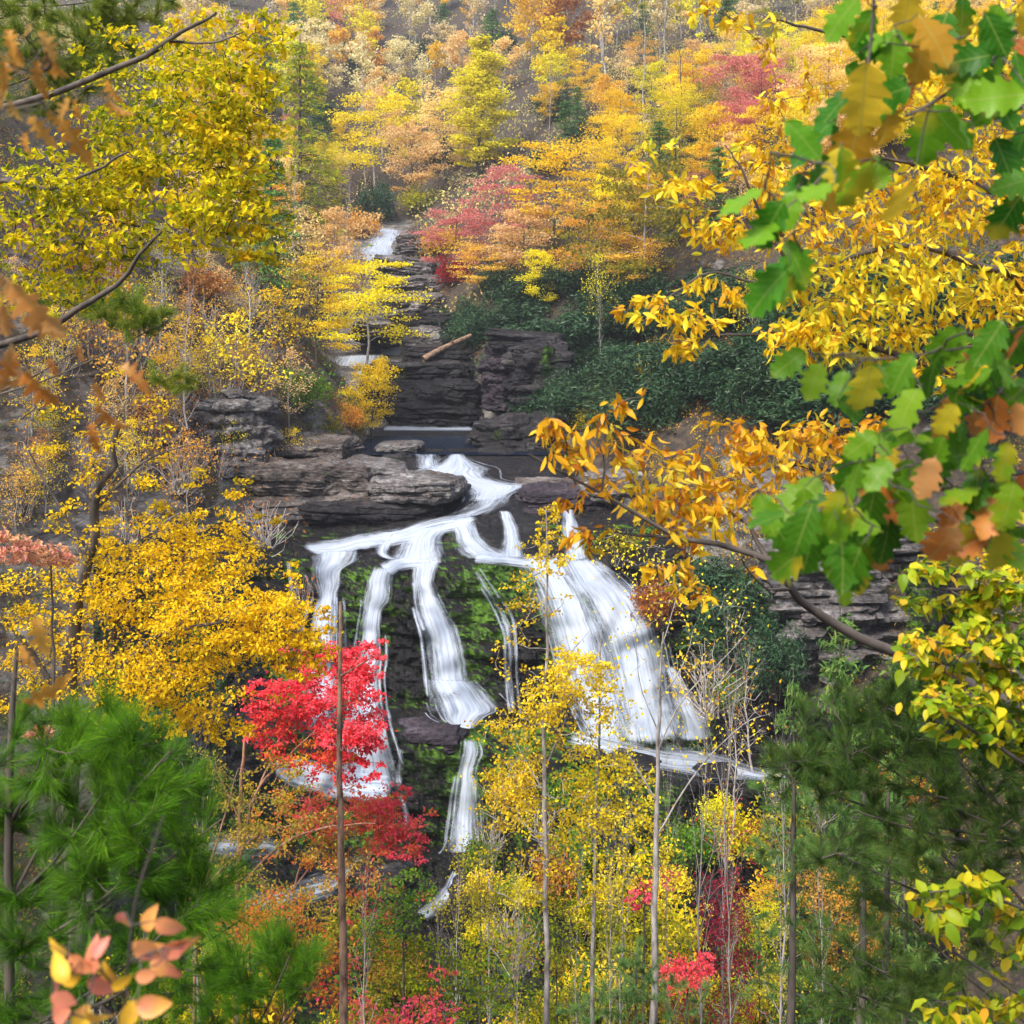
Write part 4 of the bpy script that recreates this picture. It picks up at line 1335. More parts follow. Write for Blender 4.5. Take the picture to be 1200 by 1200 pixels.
# ------------------------------------------------------------------ trees on the two banks, one line each
# kind, leaf material, px, top row, foot row, width px, depth (None: where the foot row meets the ground), label
BANK = [
    # left bank and upstream
    ('flat0', 'yellow', 428, 298, 432, 122, 113, 'bright yellow tree leaning over the middle rapid'),
    ('round1', 'yellow', 436, 418, 515, 72, 98, 'small bright yellow tree beside the dark pool'),
    ('flat1', 'gold', 372, 300, 432, 92, 117, 'golden tree just upslope of the yellow tree by the rapid'),
    ('round0', 'peach', 388, 240, 372, 100, 128, 'peach coloured tree above the yellow streamside tree'),
    ('bush0', 'orange', 424, 238, 278, 60, None, 'orange shrub left of the highest cascade'),
    ('rhodo0', 'rhodo', 442, 202, 262, 58, None, 'round dark evergreen bush at the head of the stream'),
    ('flat2', 'yellow', 440, 108, 225, 112, 188, 'tiered yellow tree behind the dark evergreen bush'),
    ('round2', 'peach', 486, 140, 250, 90, 190, 'pale apricot tree left of the tall tulip tree'),
    ('round0', 'peach', 522, 100, 215, 95, 205, 'soft golden tree touching the tall tulip tree'),
    ('poplar', 'lemon', 562, 38, 208, 96, 200, 'tall pointed yellow tulip tree high on the slope'),
    ('bare0', 'tan', 378, 172, 320, 90, 122, 'silvery bare tree above the apricot leaves on the left bank'),
    ('bare1', 'tan', 345, 190, 345, 80, 112, 'grey leafless tree beside the olive pine tops'),
    ('bare2', 'tan', 405, 190, 290, 40, 135, 'pale leaning snag left of the dark evergreen bush'),
    ('conifer0', 'lime', 352, 40, 300, 130, 105, 'yellow green evergreen rising above the left bank'),
    ('conifer1', 'hemlock', 318, 150, 330, 110, 98, 'blue green evergreen below the yellow green one'),
    ('sparse0', 'peach', 350, 240, 400, 110, 106, 'thin peach leaved tree on the left bank'),
    ('sparse1', 'gold', 318, 330, 500, 130, 90, 'thin golden tree above the layered ledge'),
    ('sparse2', 'gold', 270, 360, 540, 140, 82, 'scraggly tree with few orange leaves in front of the left cliff'),
    ('bare1', 'tan', 230, 330, 560, 120, 76, 'pale bare sapling crossing the streaked cliff'),
    ('bare2', 'tan', 190, 300, 520, 130, 78, 'tall bare sapling before the brown crag'),
    ('bare0', 'tan', 290, 300, 470, 120, 86, 'bare twiggy tree in front of the weathered crag'),
    ('sparse0', 'orange', 150, 330, 560, 140, 74, 'half bare tree with orange leaves by the shaded crag'),
    ('bush1', 'olive', 402, 450, 512, 74, 97, 'olive shrub left of the small yellow tree'),
    ('bush2', 'orange', 412, 462, 502, 38, 94, 'small orange shrub at the foot of the yellow tree'),
    ('bush0', 'olive', 375, 470, 522, 70, 90, 'brownish green shrub on top of the layered ledge'),
    ('bush1', 'darkred', 336, 488, 528, 32, 87, 'little crimson shrub growing on the layered ledge'),
    ('bush2', 'green', 352, 416, 480, 80, 100, 'dark green shrub under the golden tree'),
    ('bush0', 'rust', 380, 448, 500, 50, 96, 'rusty red shrub above the layered ledge'),
    ('bush1', 'green', 300, 620, 655, 60, 74, 'green shrub at the left end of the top shelf'),
    ('brush0', 'rust', 260, 400, 480, 90, None, 'tangle of bare twigs on the weathered crag'),
    ('brush1', 'rust', 310, 560, 640, 110, 73, 'bare twigs drooping over the grey rock wall'),
    ('brush2', 'tan', 210, 480, 570, 100, 74, 'bare brush at the foot of the streaked cliff'),
    ('brush0', 'tan', 150, 560, 640, 110, 70, 'bare brush behind the yellow tree trunk'),
    ('brush1', 'rust', 350, 640, 740, 60, 69.5, 'twiggy shrub with brown leaves beside the leftmost strand'),
    ('bush2', 'rust', 235, 300, 350, 80, None, 'brown leaved shrub high on the left slope'),
    ('bush1', 'olive', 290, 260, 330, 90, None, 'olive shrub high on the left slope'),
    # right bank
    ('round1', 'rose', 862, 62, 150, 92, 168, 'coral pink tree seen past the orange leaves'),
    ('flat0', 'orange', 862, 115, 180, 100, 160, 'orange tree below the coral pink one'),
    ('flat1', 'gold', 648, 165, 300, 130, 142, 'broad golden orange tree in the middle of the slope'),
    ('flat2', 'rose', 588, 192, 300, 96, 150, 'rose red tree left of the broad golden tree'),
    ('round2', 'peach', 610, 235, 345, 90, 138, 'apricot tree with a grey double trunk'),
    ('flat0', 'rose', 535, 240, 330, 90, 152, 'dusky red tree beside the upper stream'),
    ('flat1', 'orange', 570, 285, 352, 88, 134, 'low orange tree above the evergreen thicket'),
    ('bush0', 'gold', 520, 255, 300, 70, 158, 'straw coloured shrub above the stepped stream bed'),
    ('bush1', 'lime', 492, 210, 250, 60, 172, 'yellow green shrub upstream of the cascade'),
    ('bush2', 'darkred', 530, 290, 335, 50, 140, 'dark red shrub at the edge of the evergreen thicket'),
    ('round0', 'yellow', 632, 290, 372, 60, 128, 'slim yellow tree with pale forked stems'),
    ('flat2', 'orange', 690, 230, 340, 80, 135, 'rusty orange tree right of the broad golden tree'),
    ('flat0', 'olive', 752, 180, 372, 150, 117, 'olive and orange tree with a leaning grey trunk'),
    ('round1', 'orange', 735, 270, 350, 90, 120, 'dull orange tree under the olive tree'),
    ('bush2', 'yellow', 767, 412, 470, 44, 99, 'little bright yellow tree in front of the evergreen thicket'),
    ('bush0', 'rust', 838, 395, 452, 80, 98, 'rusty leaved shrub in the evergreen thicket'),
    ('bush1', 'lemon', 912, 440, 478, 50, 92, 'small lemon yellow shrub under the oak leaves'),
    ('sparse0', 'orange', 970, 340, 440, 70, 100, 'thin orange tree in the evergreens behind the oak leaves'),
    ('bush0', 'gold', 1010, 440, 490, 60, 92, 'golden shrub at the lower edge of the evergreens'),
    ('sparse2', 'yellow', 880, 310, 430, 60, 104, 'thin yellow tree rising out of the evergreen thicket'),
    ('bush2', 'rust', 735, 440, 480, 50, 96, 'brown shrub at the foot of the evergreen thicket'),
    ('bush0', 'olive', 700, 468, 505, 60, 93, 'olive shrub above the pale grey cliff'),
    ('bush1', 'lemon', 860, 410, 440, 40, 100, 'tiny yellow green shrub beside the rusty one'),
    ('sparse1', 'lemon', 700, 290, 420, 60, 118, 'thin pale stemmed tree standing in the evergreens'),
    ('bare2', 'tan', 706, 350, 450, 30, 104, 'white leaning dead stem in the evergreens'),
    ('bare0', 'tan', 640, 372, 412, 24, 108, 'short white dead stem above the capstone'),
    ('rhodo1', 'rhodo', 868, 660, 780, 130, 64, 'dark evergreen mass between the right fall and the grey cliff'),
    ('rhodo2', 'rhodo', 905, 720, 810, 90, 61, 'dark evergreen bush at the foot of the grey cliff'),
    ('rhodo0', 'rhodo', 820, 640, 700, 90, 70, 'dark evergreen bush above the broad fall'),
    ('rhodo2', 'rhodo', 760, 600, 660, 80, 76, 'evergreen bush above the head of the right fall'),
    ('bush0', 'olive', 722, 612, 655, 70, 74, 'olive shrub on the rock at the head of the right fall'),
    ('bush1', 'rust', 770, 660, 730, 70, 68, 'brown leaved shrub along the right edge of the broad fall'),
    ('brush0', 'gold', 830, 720, 830, 120, 61, 'bare brush with yellow specks right of the broad fall'),
    ('bare2', 'rust', 885, 760, 900, 120, 59, 'leafless sapling under the dark evergreen mass'),
    ('bare0', 'gold', 858, 820, 960, 110, 55, 'leafless sapling at the edge of the right hand stream'),
    ('bush2', 'green', 850, 780, 830, 60, 61, 'green shrub beside the foot of the broad fall'),
    ('conifer0', 'hemlock', 985, 700, 960, 170, 46, 'light green evergreen in front of the grey cliff'),
    ('conifer1', 'hemlock', 930, 770, 1000, 130, 43, 'light green evergreen beside the right hand stream'),
    ('conifer0', 'hemlock', 1060, 740, 1000, 170, 42, 'light green evergreen behind the yellow green bough'),
]
for k, (key, lf, px, top, foot, wpx, Y, lab) in enumerate(BANK):
    random.seed(k * 7 + 1)
    if Y is None or Y > 98 or (px > 470 and Y > 80):
        g = ground_point(px, foot)
        Y = g[1]
    x = (px - 600) / F * Y
    z = max(float(H(x, Y)), (HOR - foot - 25) / F * Y) if 52 < Y < 75 and 270 < px < 900 else float(H(x, Y))
    zt = (HOR - top) / F * Y
    zf = min(z, (HOR - foot) / F * Y) if Y < 98 else z - .2
    if PROTO[key]['cat'] == 'shrub' and Y < 98:
        zf = (HOR - foot) / F * Y - .1
    put(key, (x, Y, zf - .1), zt - zf, m(wpx, Y), lab, leaf=lf, bark='barkgrey' if key[:4] in ('flat', 'roun') and k % 3 == 0 else None)

# the evergreen thicket on the right bank
def thicket():
    rng = np.random.default_rng(5)
    spots = []
    for row in range(345, 505, 19):
        lo = np.interp(row, [318, 350, 380, 400, 440, 500], [740, 600, 530, 545, 600, 650])
        for px in np.arange(lo, 1190, 40):
            spots.append((px + rng.uniform(-30, 30), row + rng.uniform(-14, 14)))
    for k, (px, row) in enumerate(spots):
        g = ground_point(px, row)
        if g[1] > 175 or rng.uniform() < .16: continue
        w = rng.uniform(50, 120) * 105 / g[1]
        random.seed(k + 900)
        put(f'rhodo{k % 3}', g - UP * .3, rng.uniform(2.0, 4.6), m(w, g[1]), 'dark green rhododendron in the thicket on the right bank', leaf='rhodo', group='rhododendrons of the right bank thicket')
thicket()

# the wooded hillside beyond
FAR_LABEL = {'pale': 'pale straw coloured tree', 'peach': 'dull apricot tree', 'gold': 'golden tree', 'yellow': 'yellow tree', 'lemon': 'pale lemon tree',
             'orange': 'orange tree', 'rose': 'dusky pink tree', 'rust': 'brown leaved tree', 'olive': 'olive green tree', 'hemlock': 'grey green tree'}
def hillside():
    rng = np.random.default_rng(21)
    cols = ['peach', 'pale', 'gold', 'yellow', 'lemon', 'orange', 'rose', 'rust', 'olive', 'hemlock']
    pw = np.array([.22, .26, .11, .06, .09, .04, .03, .04, .07, .08])
    k = 0
    for row in list(range(-40, 300, 23)):
        step = 36 if row < 120 else 50
        for px in np.arange(230, 1180, step):
            x, r = px + rng.uniform(-20, 20), row + rng.uniform(-10, 10)
            if 385 < x < 520 and r > 205: continue
            g = ground_point(x, r + 30)
            if g[1] > 520 or g[1] < 104: continue
            
            if 488 < x < 636 and r > 25 and g[1] < 240 and rng.uniform() < .75: continue
            if 470 < x < 690 and r > 160: continue
            if 560 < x < 900 and r > 270: continue
            c = cols[rng.choice(10, p=pw / pw.sum())]
            thin = rng.uniform() < .45
            h = rng.uniform(9, 17) * (1.15 if thin else 1)
            random.seed(k + 3000)
            key = (f'farthin{k % 3}' if thin else f'far{k % 3}')
            if g[1] < 185:
                key = f'{["round", "flat", "sparse"][k % 3]}{(k // 3) % 3}'
                h = rng.uniform(6, 9.5)
                if c in ('pale', 'rust'): c = 'gold'
                thin = False
            if c == 'hemlock': key = 'conifer%d' % (k % 2)
            if thin and rng.uniform() < .3 and g[1] > 185:
                put(f'bare{k % 3}', g - UP * .3, h, h * .5, 'leafless grey tree on the far hillside', leaf='gold', bark='barkgrey', group='leafless trees of the far hillside', name='hillside_tree')
                k += 1
                continue
            where = 'high on the far hillside' if g[1] > 235 else 'low on the far hillside'
            lab = f"{'thin' if thin and c != 'hemlock' else 'full'} {FAR_LABEL[c]} {where}"
            put(key, g - UP * .3, h, h * (.55 if thin else .72), lab, leaf=c, group=f'{FAR_LABEL[c]}s {where}', name='hillside_tree')
            k += 1
    return k
print('hillside trees', hillside())
for k, (px, row, w) in enumerate([(648, 140, 60), (425, 92, 50), (690, 175, 70), (740, 110, 60), (480, 70, 44), (590, 60, 44), (380, 150, 60), (520, 196, 60), (640, 205, 60), (820, 170, 60)]):
    g = ground_point(px, row)
    random.seed(k + 640)
    put(f'rhodo{k % 3}', g - UP * .3, m(w * .7, g[1]), m(w, g[1]), 'dark evergreen bush among the trees of the far hillside', leaf='rhodo', group='dark evergreen bushes of the far hillside')
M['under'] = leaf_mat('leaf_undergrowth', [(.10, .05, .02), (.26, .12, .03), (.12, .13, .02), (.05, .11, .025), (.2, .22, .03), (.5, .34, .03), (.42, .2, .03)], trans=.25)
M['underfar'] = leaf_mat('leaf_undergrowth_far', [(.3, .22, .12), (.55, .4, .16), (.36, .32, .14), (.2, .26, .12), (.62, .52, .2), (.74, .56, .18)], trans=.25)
def undergrowth(nm, lab, n, y0, y1, per, cr, L_, mat, seed):
    rng = np.random.default_rng(seed)
    Y = y0 * (y1 / y0) ** rng.uniform(0, 1, n * 2)
    X = (rng.uniform(-150, 1330, n * 2) - 600) / F * Y
    d = np.maximum(np.interp(Y, _ly, _lx) - X, 0) + np.maximum(X - np.interp(Y, _ly, _rx), 0)
    keep = (d > np.where(Y > 175, -1, 2.0)) & (vnoise(X * .18, Y * .18, 9.) + rng.normal(size=n * 2) * .35 > -.25)
    X, Y = X[keep][:n], Y[keep][:n]
    c = np.stack([X, Y, H(X, Y)], -1)
    tone = np.clip(.5 + .9 * vnoise(X * .12, Y * .12, 4.) + rng.normal(size=len(X)) * .22, 0, 1)
    hgt = rng.uniform(.15, 1., len(X)) * cr * 1.6
    ci = np.repeat(np.arange(len(X)), per)
    k = len(ci)
    pos = c[ci] + rng.normal(size=(k, 3)) * cr * np.array([.6, .6, .25]) + UP * (hgt[ci] * rng.uniform(0, 1, k))[:, None]
    dd, s, nn = leaf_frames(rng, k, .5, .2)
    ll = L_ * rng.uniform(.5, 1.3, k)
    lv = MB()
    leaves_diamond(lv, pos, dd, s, nn, ll, ll * .55, np.clip(tone[ci] + rng.normal(size=k) * .1, 0, 1))
    tag(lv.build(nm, M[mat], None, False), lab, kind='stuff')
undergrowth('undergrowth', 'low leafy undergrowth and brush covering the gorge banks', 13000, 50, 150, 18, .55, .17, 'under', 301)
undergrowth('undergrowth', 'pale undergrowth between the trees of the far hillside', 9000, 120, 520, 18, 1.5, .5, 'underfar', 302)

# shrubs of the gorge floor below the right fall, and bare brush on the left crags
def floor_shrubs():
    rng = np.random.default_rng(77)
    cols = [('lemon', 'lemon yellow'), ('olive', 'olive'), ('gold', 'golden'), ('green', 'green'), ('rust', 'brown'), ('limeyellow', 'yellow green'), ('birch', 'straw yellow')]
    for k in range(120):
        px, row = rng.uniform(560, 1080), rng.uniform(925, 1290)
        if k >= 95: px, row = rng.uniform(120, 470), rng.uniform(1110, 1290)
        i, j = int(np.argmin(abs(FRW - row))), int(np.argmin(abs(FPX - px)))
        c = cols[rng.choice(7, p=[.07, .27, .08, .26, .08, .16, .08])]
        random.seed(k + 4000)
        brush = rng.uniform() < .22
        h = rng.uniform(1.6, 3.4)
        if brush:
            put(f'brush{k % 3}', FACE[i, j] - UP * .2, h, h * 1.1, 'grey bare brush on the gorge floor below the right fall', leaf=c[0], group='bare brush of the gorge floor')
        else:
            put(f'bush{k % 3}', FACE[i, j] - UP * .2, h, h * 1.15, f'{c[1]} shrub on the gorge floor below the right fall', leaf=c[0], group=f'{c[1]} shrubs of the gorge floor')
    for k in range(34):
        px, row = rng.uniform(10, 350), rng.uniform(300, 640)
        g = ground_point(px, row)
        random.seed(k + 6000)
        c = [('orange', 'orange'), ('gold', 'golden'), ('peach', 'apricot'), ('limeyellow', 'yellow green'), ('yellow', 'yellow'), ('rust', 'brown')][k % 6]
        h = rng.uniform(3.2, 6.5)
        put(f'sparse{k % 3}', g - UP * .3, h, h * .75, f'thin sapling with few {c[1]} leaves on the left crags', leaf=c[0], group=f'thin {c[1]} saplings of the left crags', name='sapling')
    for k in range(45):
        px, row = rng.uniform(20, 340), rng.uniform(330, 640)
        g = ground_point(px, row)
        random.seed(k + 5000)
        h = rng.uniform(1.8, 4.2)
        put(f'brush{k % 3}', g - UP * .3, h, h * 1.0, 'grey leafless brush growing on the left crags', leaf=['rust', 'gold', 'orange'][k % 3], group='leafless brush of the left crags')
# tall bare trunks standing out of the far slope
for k, (px, top, foot, lab) in enumerate([
        (752, -40, 158, 'tall grey trunk with yellow ivy on the far slope'), (612, 62, 165, 'bare grey trunk right of the tulip tree'),
        (642, 72, 172, 'leaning bare trunk behind the golden orange tree'), (800, -20, 150, 'tall dark trunk above the coral pink tree'),
        (415, 40, 120, 'slim grey trunk high on the left of the far slope'), (690, -30, 110, 'slender grey trunk near the top of the far slope')]):
    g = ground_point(px, foot)
    random.seed(k + 77)
    h = m(foot - top, g[1])
    put(f'bare{k % 3}', g - UP * .3, h, h * .35, lab, leaf='gold', bark='bark' if k % 2 else 'barkgrey')

# ------------------------------------------------------------------ trees of the near slope
g_ = ground_end
def gp(px, Y):                       # a path point on the ground
    p = g_(px, Y)
    return (px, HOR - p[2] / Y * F, Y)

M['beech'] = leaf_mat('leaf_beech', [(.08, .18, .01), (.2, .32, .012), (.42, .46, .015), (.72, .56, .02), (.74, .4, .03)], trans=.45, spec=.2)
M['mapleyellow'] = leaf_mat('leaf_maple_yellow', [(.38, .3, .015), (.76, .5, .012), (.9, .63, .015), (.9, .7, .03), (.86, .5, .02)], vary=.03)
M['russet'] = leaf_mat('leaf_russet', [(.16, .17, .03), (.34, .25, .04), (.52, .26, .05), (.7, .2, .1)])
M['limeyellow'] = leaf_mat('leaf_lime_yellow', [(.10, .18, .01), (.34, .36, .015), (.68, .59, .015), (.85, .66, .02), (.82, .46, .015)], vary=.03)
M['birch'] = leaf_mat('leaf_birch', [(.32, .2, .03), (.62, .44, .02), (.82, .62, .02), (.88, .7, .05)])
M['maplelow'] = leaf_mat('leaf_maple_low', [(.34, .32, .03), (.6, .34, .03), (.78, .18, .07), (.84, .10, .14)])

leaf_tree('beech_tree', 'yellow green tree with dark sweeping limbs filling the upper left corner', 'tree',
    [([gp(-130, 14), (-120, 700, 14), (-100, 300, 14), (-90, -60, 14)], .2, .1),
     ([(-105, 240, 14), (0, 212, 13.6), (55, 222, 13.2), (100, 205, 13), (150, 178, 12.8)], .035, .012),
     ([(-100, 420, 14), (20, 400, 13.5), (90, 365, 13), (138, 332, 12.8), (165, 298, 12.6), (188, 270, 12.5)], .05, .012),
     ([(-95, 150, 14), (60, 110, 13.5), (175, 62, 13), (215, 36, 12.8), (255, 16, 12.7)], .045, .015),
     ([(172, 62, 13), (200, 50, 12.9), (250, 50, 12.8), (285, 38, 12.7)], .022, .008),
     ([(-100, 250, 14), (20, 250, 13.8), (120, 258, 13.6), (210, 275, 13.4)], .025, .006)],
    [(255, 110, 68, 60, 13, 1300, .5), (275, 175, 55, 60, 13, 1200, .54), (190, 170, 90, 60, 13.5, 1400, .36), (110, 205, 90, 45, 13.5, 1300, .42),
     (265, 245, 62, 50, 12.8, 900, .46), (60, 250, 90, 50, 13.6, 1000, .45), (190, 265, 90, 40, 13.2, 650, .48), (250, 50, 70, 35, 13.4, 500, .6),
     (150, 110, 70, 40, 14, 500, .35), (45, 330, 70, 50, 13.8, 520, .5), (120, 310, 70, 30, 13.6, 380, .45), (300, 290, 30, 26, 13, 220, .6), (310, 60, 30, 50, 13.2, 260, .62), (150, 60, 60, 30, 14, 200, .5)],
    'limeyellow', 'bark', (.085, .052), 'diamond', 14, .16, .4, .45, .35, .006, seed=31, dens=1.15)

leaf_tree('maple_tree', 'golden yellow maple with dark trunks below the streaked cliff', 'tree',
    [([gp(95, 24), (85, 1000, 24), (82, 830, 24), (90, 720, 24), (103, 630, 24), (125, 555, 24), (138, 500, 24)], .2, .05),
     ([(84, 860, 24), (130, 800, 24.3), (133, 740, 24.5), (160, 660, 24.6), (165, 600, 24.6)], .1, .025),
     ([(130, 790, 24), (190, 742, 23.5), (222, 735, 23.2), (260, 728, 23), (300, 705, 23)], .055, .015),
     ([(135, 730, 24), (190, 660, 24.5), (230, 640, 24.8), (250, 630, 25)], .05, .012),
     ([(85, 840, 24), (40, 770, 24), (0, 720, 24), (-40, 690, 24)], .07, .02),
     ([(110, 600, 24), (170, 540, 24), (230, 520, 24)], .035, .01), ([(100, 640, 24), (50, 560, 24), (20, 500, 24)], .035, .01)],
    [(235, 650, 75, 40, 24.5, 2600, .55), (165, 685, 80, 55, 24.5, 2900, .52), (255, 715, 75, 42, 23.5, 2600, .56), (320, 735, 50, 42, 23.4, 2000, .6),
     (175, 775, 85, 45, 23.6, 2300, .5), (240, 800, 70, 40, 23.8, 1300, .42), (165, 838, 70, 24, 23.8, 900, .45), (255, 850, 50, 20, 23.8, 500, .5), (365, 735, 26, 34, 23.4, 600, .6), (80, 720, 60, 60, 24, 900, .38), (30, 690, 60, 50, 24, 600, .35),
     (110, 620, 60, 40, 24, 500, .3), (190, 605, 60, 20, 24, 500, .25), (350, 770, 35, 30, 23.5, 900, .62), (40, 800, 60, 40, 24, 600, .45),
     (60, 480, 60, 55, 24, 240, .25), (155, 480, 60, 50, 24, 260, .3), (150, 545, 80, 30, 24, 420, .3), (240, 570, 50, 25, 24, 160, .15), (290, 600, 40, 25, 24, 160, .2), (330, 690, 22, 45, 24, 260, .5)],
    'mapleyellow', 'bark', (.09, .055), 'diamond', 31, .15, .4, .55, .3, .009, seed=32, dens=1.15)

leaf_tree('red_maple', 'crimson red maple with rosy bare limbs before the second strand', 'tree',
    [([gp(276, 34), (277, 1150, 34), (279, 1000, 34), (283, 900, 34), (290, 850, 34)], .11, .03),
     ([(280, 1010, 34), (300, 930, 33.7), (335, 890, 33.5), (375, 850, 33.3)], .05, .012),
     ([(279, 1040, 34), (330, 990, 33.6), (380, 970, 33.4), (440, 965, 33.2)], .045, .01),
     ([(281, 960, 34), (262, 920, 34), (245, 890, 34)], .03, .01),
     ([(300, 930, 33.7), (330, 860, 33.6), (345, 820, 33.6)], .035, .01), ([(278, 1060, 34), (310, 1050, 33.7), (350, 1055, 33.5)], .03, .008)],
    [(385, 795, 50, 38, 33.5, 2600, .8), (340, 825, 42, 30, 33.6, 1600, .66), (425, 835, 28, 42, 33.2, 1300, .86), (405, 860, 40, 30, 33.2, 1300, .78), (430, 775, 22, 22, 33.2, 500, .88),
     (318, 850, 34, 30, 33.8, 700, .55), (300, 815, 20, 30, 33.8, 260, .55), (360, 770, 50, 14, 33.6, 320, .7), (345, 870, 60, 26, 33.6, 600, .35), (395, 905, 40, 26, 33.4, 320, .55), (436, 895, 18, 22, 33.2, 300, .7), (370, 880, 60, 14, 33.6, 420, .2)],
    'crimson', 'barkred', (.125, .075), 'diamond', 28, .15, .4, .55, .3, .009, seed=33, dens=1.05)
leaf_tree('red_maple', 'brick red maple with low spreading boughs beneath the crimson one', 'tree',
    [([gp(330, 36), (335, 1150, 36), (345, 1040, 36), (365, 990, 36)], .06, .02),
     ([(345, 1040, 36), (390, 985, 35.8), (440, 965, 35.5), (490, 985, 35.4)], .03, .008)],
    [(400, 950, 70, 26, 35.8, 1500, .68), (455, 960, 42, 26, 35.5, 1200, .86), (470, 990, 34, 16, 35.4, 700, .9), (475, 930, 14, 10, 35.4, 160, .95), (380, 1000, 60, 26, 36, 800, .4),
     (330, 960, 50, 30, 36, 600, .3), (430, 1040, 50, 20, 36, 420, .55), (440, 1085, 40, 30, 36, 300, .6), (330, 920, 40, 20, 36, 300, .1)],
    'maplelow', 'barkred', (.125, .075), 'diamond', 26, .15, .4, .55, .3, .009, seed=34, dens=1.05)

leaf_tree('maple_tree', 'russet and olive maple spreading over the rapids of the gorge foot', 'tree',
    [([gp(225, 33), (228, 1150, 33), (240, 1040, 33), (262, 960, 33), (280, 900, 33)], .06, .012),
     ([(240, 1040, 33), (300, 980, 32.8), (350, 965, 32.6)], .03, .008), ([(232, 1090, 33), (300, 1060, 32.7), (360, 1050, 32.5)], .025, .006)],
    [(290, 930, 50, 20, 33, 420, .2), (330, 975, 60, 22, 32.7, 620, .35), (260, 980, 40, 30, 33, 420, .15), (300, 1040, 60, 24, 32.7, 620, .3), (370, 1060, 46, 22, 32.5, 420, .45), (250, 900, 30, 30, 33, 220, .1), (400, 1020, 50, 22, 32.6, 420, .55), (330, 900, 50, 16, 33, 220, .2), (260, 1090, 50, 30, 33, 420, .2)],
    'russet', 'barkred', (.11, .065), 'diamond', 20, .2, .4, .55, .3, .007, seed=38, dens=.95)
wp_, Lb = MB(), None
q = np.array([g_(404, 29), P(403, 1200, 29), P(400, 1000, 29), P(398, 850, 29.1), P(400, 705, 29.2)])
q = smooth_path(q, 20) + np.random.default_rng(3).normal(size=(20, 3)) * .008
root = thing('dead_pole_tree', 'tall thin bare brown trunk standing before the red maple', 'tree', q[0])
tube(wp_, q - q[0], np.linspace(.13, .04, 20) * np.random.default_rng(8).uniform(.9, 1.12, 20), 9)
tube(wp_, np.array([P(400, 792, 29), P(415, 783, 28.8), P(440, 768, 28.6)]) - q[0], [.03, .02, .008], 5)
tube(wp_, np.array([P(401, 880, 29), P(392, 872, 29.1)]) - q[0], [.025, .012], 5)
wp_.build('trunk', M['barkbrown'], root)

leaf_tree('birch_tree', 'slender tree with lime leaves at its tip and golden leaves below', 'tree',
    [([gp(640, 36), (640, 1180, 36), (639, 1000, 36), (638, 850, 36), (641, 720, 36), (640, 600, 36)], .11, .02),
     ([(639, 900, 36), (660, 850, 35.8), (680, 790, 35.6)], .03, .008), ([(639, 930, 36), (615, 890, 36.2), (595, 850, 36.4)], .03, .008), ([(638, 850, 36), (660, 780, 36.2), (690, 740, 36.4)], .025, .006)],
    [(645, 610, 16, 22, 36, 200, .35), (645, 645, 28, 26, 36, 340, .6), (630, 700, 36, 40, 36, 130, .3), (605, 740, 30, 60, 36, 170, .3), (678, 790, 45, 30, 35.8, 900, .7), (640, 820, 35, 30, 35.6, 600, .68),
     (612, 865, 45, 40, 36.2, 600, .4), (675, 850, 45, 40, 36, 420, .45), (590, 930, 40, 40, 36.4, 420, .35), (640, 940, 60, 40, 36, 420, .4), (610, 1010, 60, 50, 36.4, 360, .35)],
    'birch', 'barkgrey', (.12, .085), 'diamond', 13, .15, .4, .4, .35, .009, seed=35, dens=1.3)
leaf_tree('birch_tree', 'slender tree with deep golden leaves right of the lime tipped one', 'tree',
    [([gp(694, 37), (694, 1180, 37), (698, 980, 37), (702, 850, 37), (706, 730, 37)], .09, .015),
     ([(699, 960, 37), (730, 920, 36.8), (750, 900, 36.6)], .03, .008), ([(698, 1000, 37), (670, 960, 37), (655, 940, 37)], .03, .008)],
    [(725, 930, 48, 45, 37, 800, .62), (745, 990, 45, 50, 37, 700, .6), (690, 1000, 45, 50, 37.2, 520, .5), (700, 900, 40, 35, 37, 420, .55), (660, 960, 40, 40, 37.2, 300, .4), (700, 800, 30, 50, 37, 120, .4)],
    'birch', 'barkgrey', (.12, .085), 'diamond', 13, .15, .4, .4, .35, .009, seed=36, dens=1.45)
leaf_tree('birch_tree', 'tall grey trunked tree before the broad fall with scattered yellow leaves', 'tree',
    [([gp(764, 35), (766, 1120, 35), (769, 980, 35), (772, 860, 35), (775, 740, 35)], .125, .025),
     ([(771, 880, 35), (800, 820, 34.8), (850, 770, 34.6), (880, 735, 34.6)], .028, .006), ([(773, 820, 35), (800, 780, 35), (815, 730, 35)], .025, .005),
     ([(770, 940, 35), (740, 890, 35.2), (715, 850, 35.3)], .03, .006), ([(772, 860, 35), (750, 800, 35), (745, 740, 35)], .025, .005), ([(769, 980, 35), (820, 900, 34.8), (870, 850, 34.6), (905, 835, 34.6)], .03, .006),
     ([(775, 760, 35), (790, 710, 35), (800, 670, 35)], .02, .004)],
    [(745, 645, 45, 30, 35, 70, .7), (790, 680, 50, 40, 35, 90, .75), (835, 720, 45, 40, 35, 60, .75), (760, 740, 50, 50, 35, 60, .6), (830, 800, 60, 50, 35, 60, .5), (720, 860, 40, 40, 35.2, 90, .5), (850, 870, 50, 40, 35, 70, .4)],
    'birch', 'barkgrey', (.11, .085), 'diamond', 4, .35, .8, .4, .35, .006, seed=37, dens=1.6)

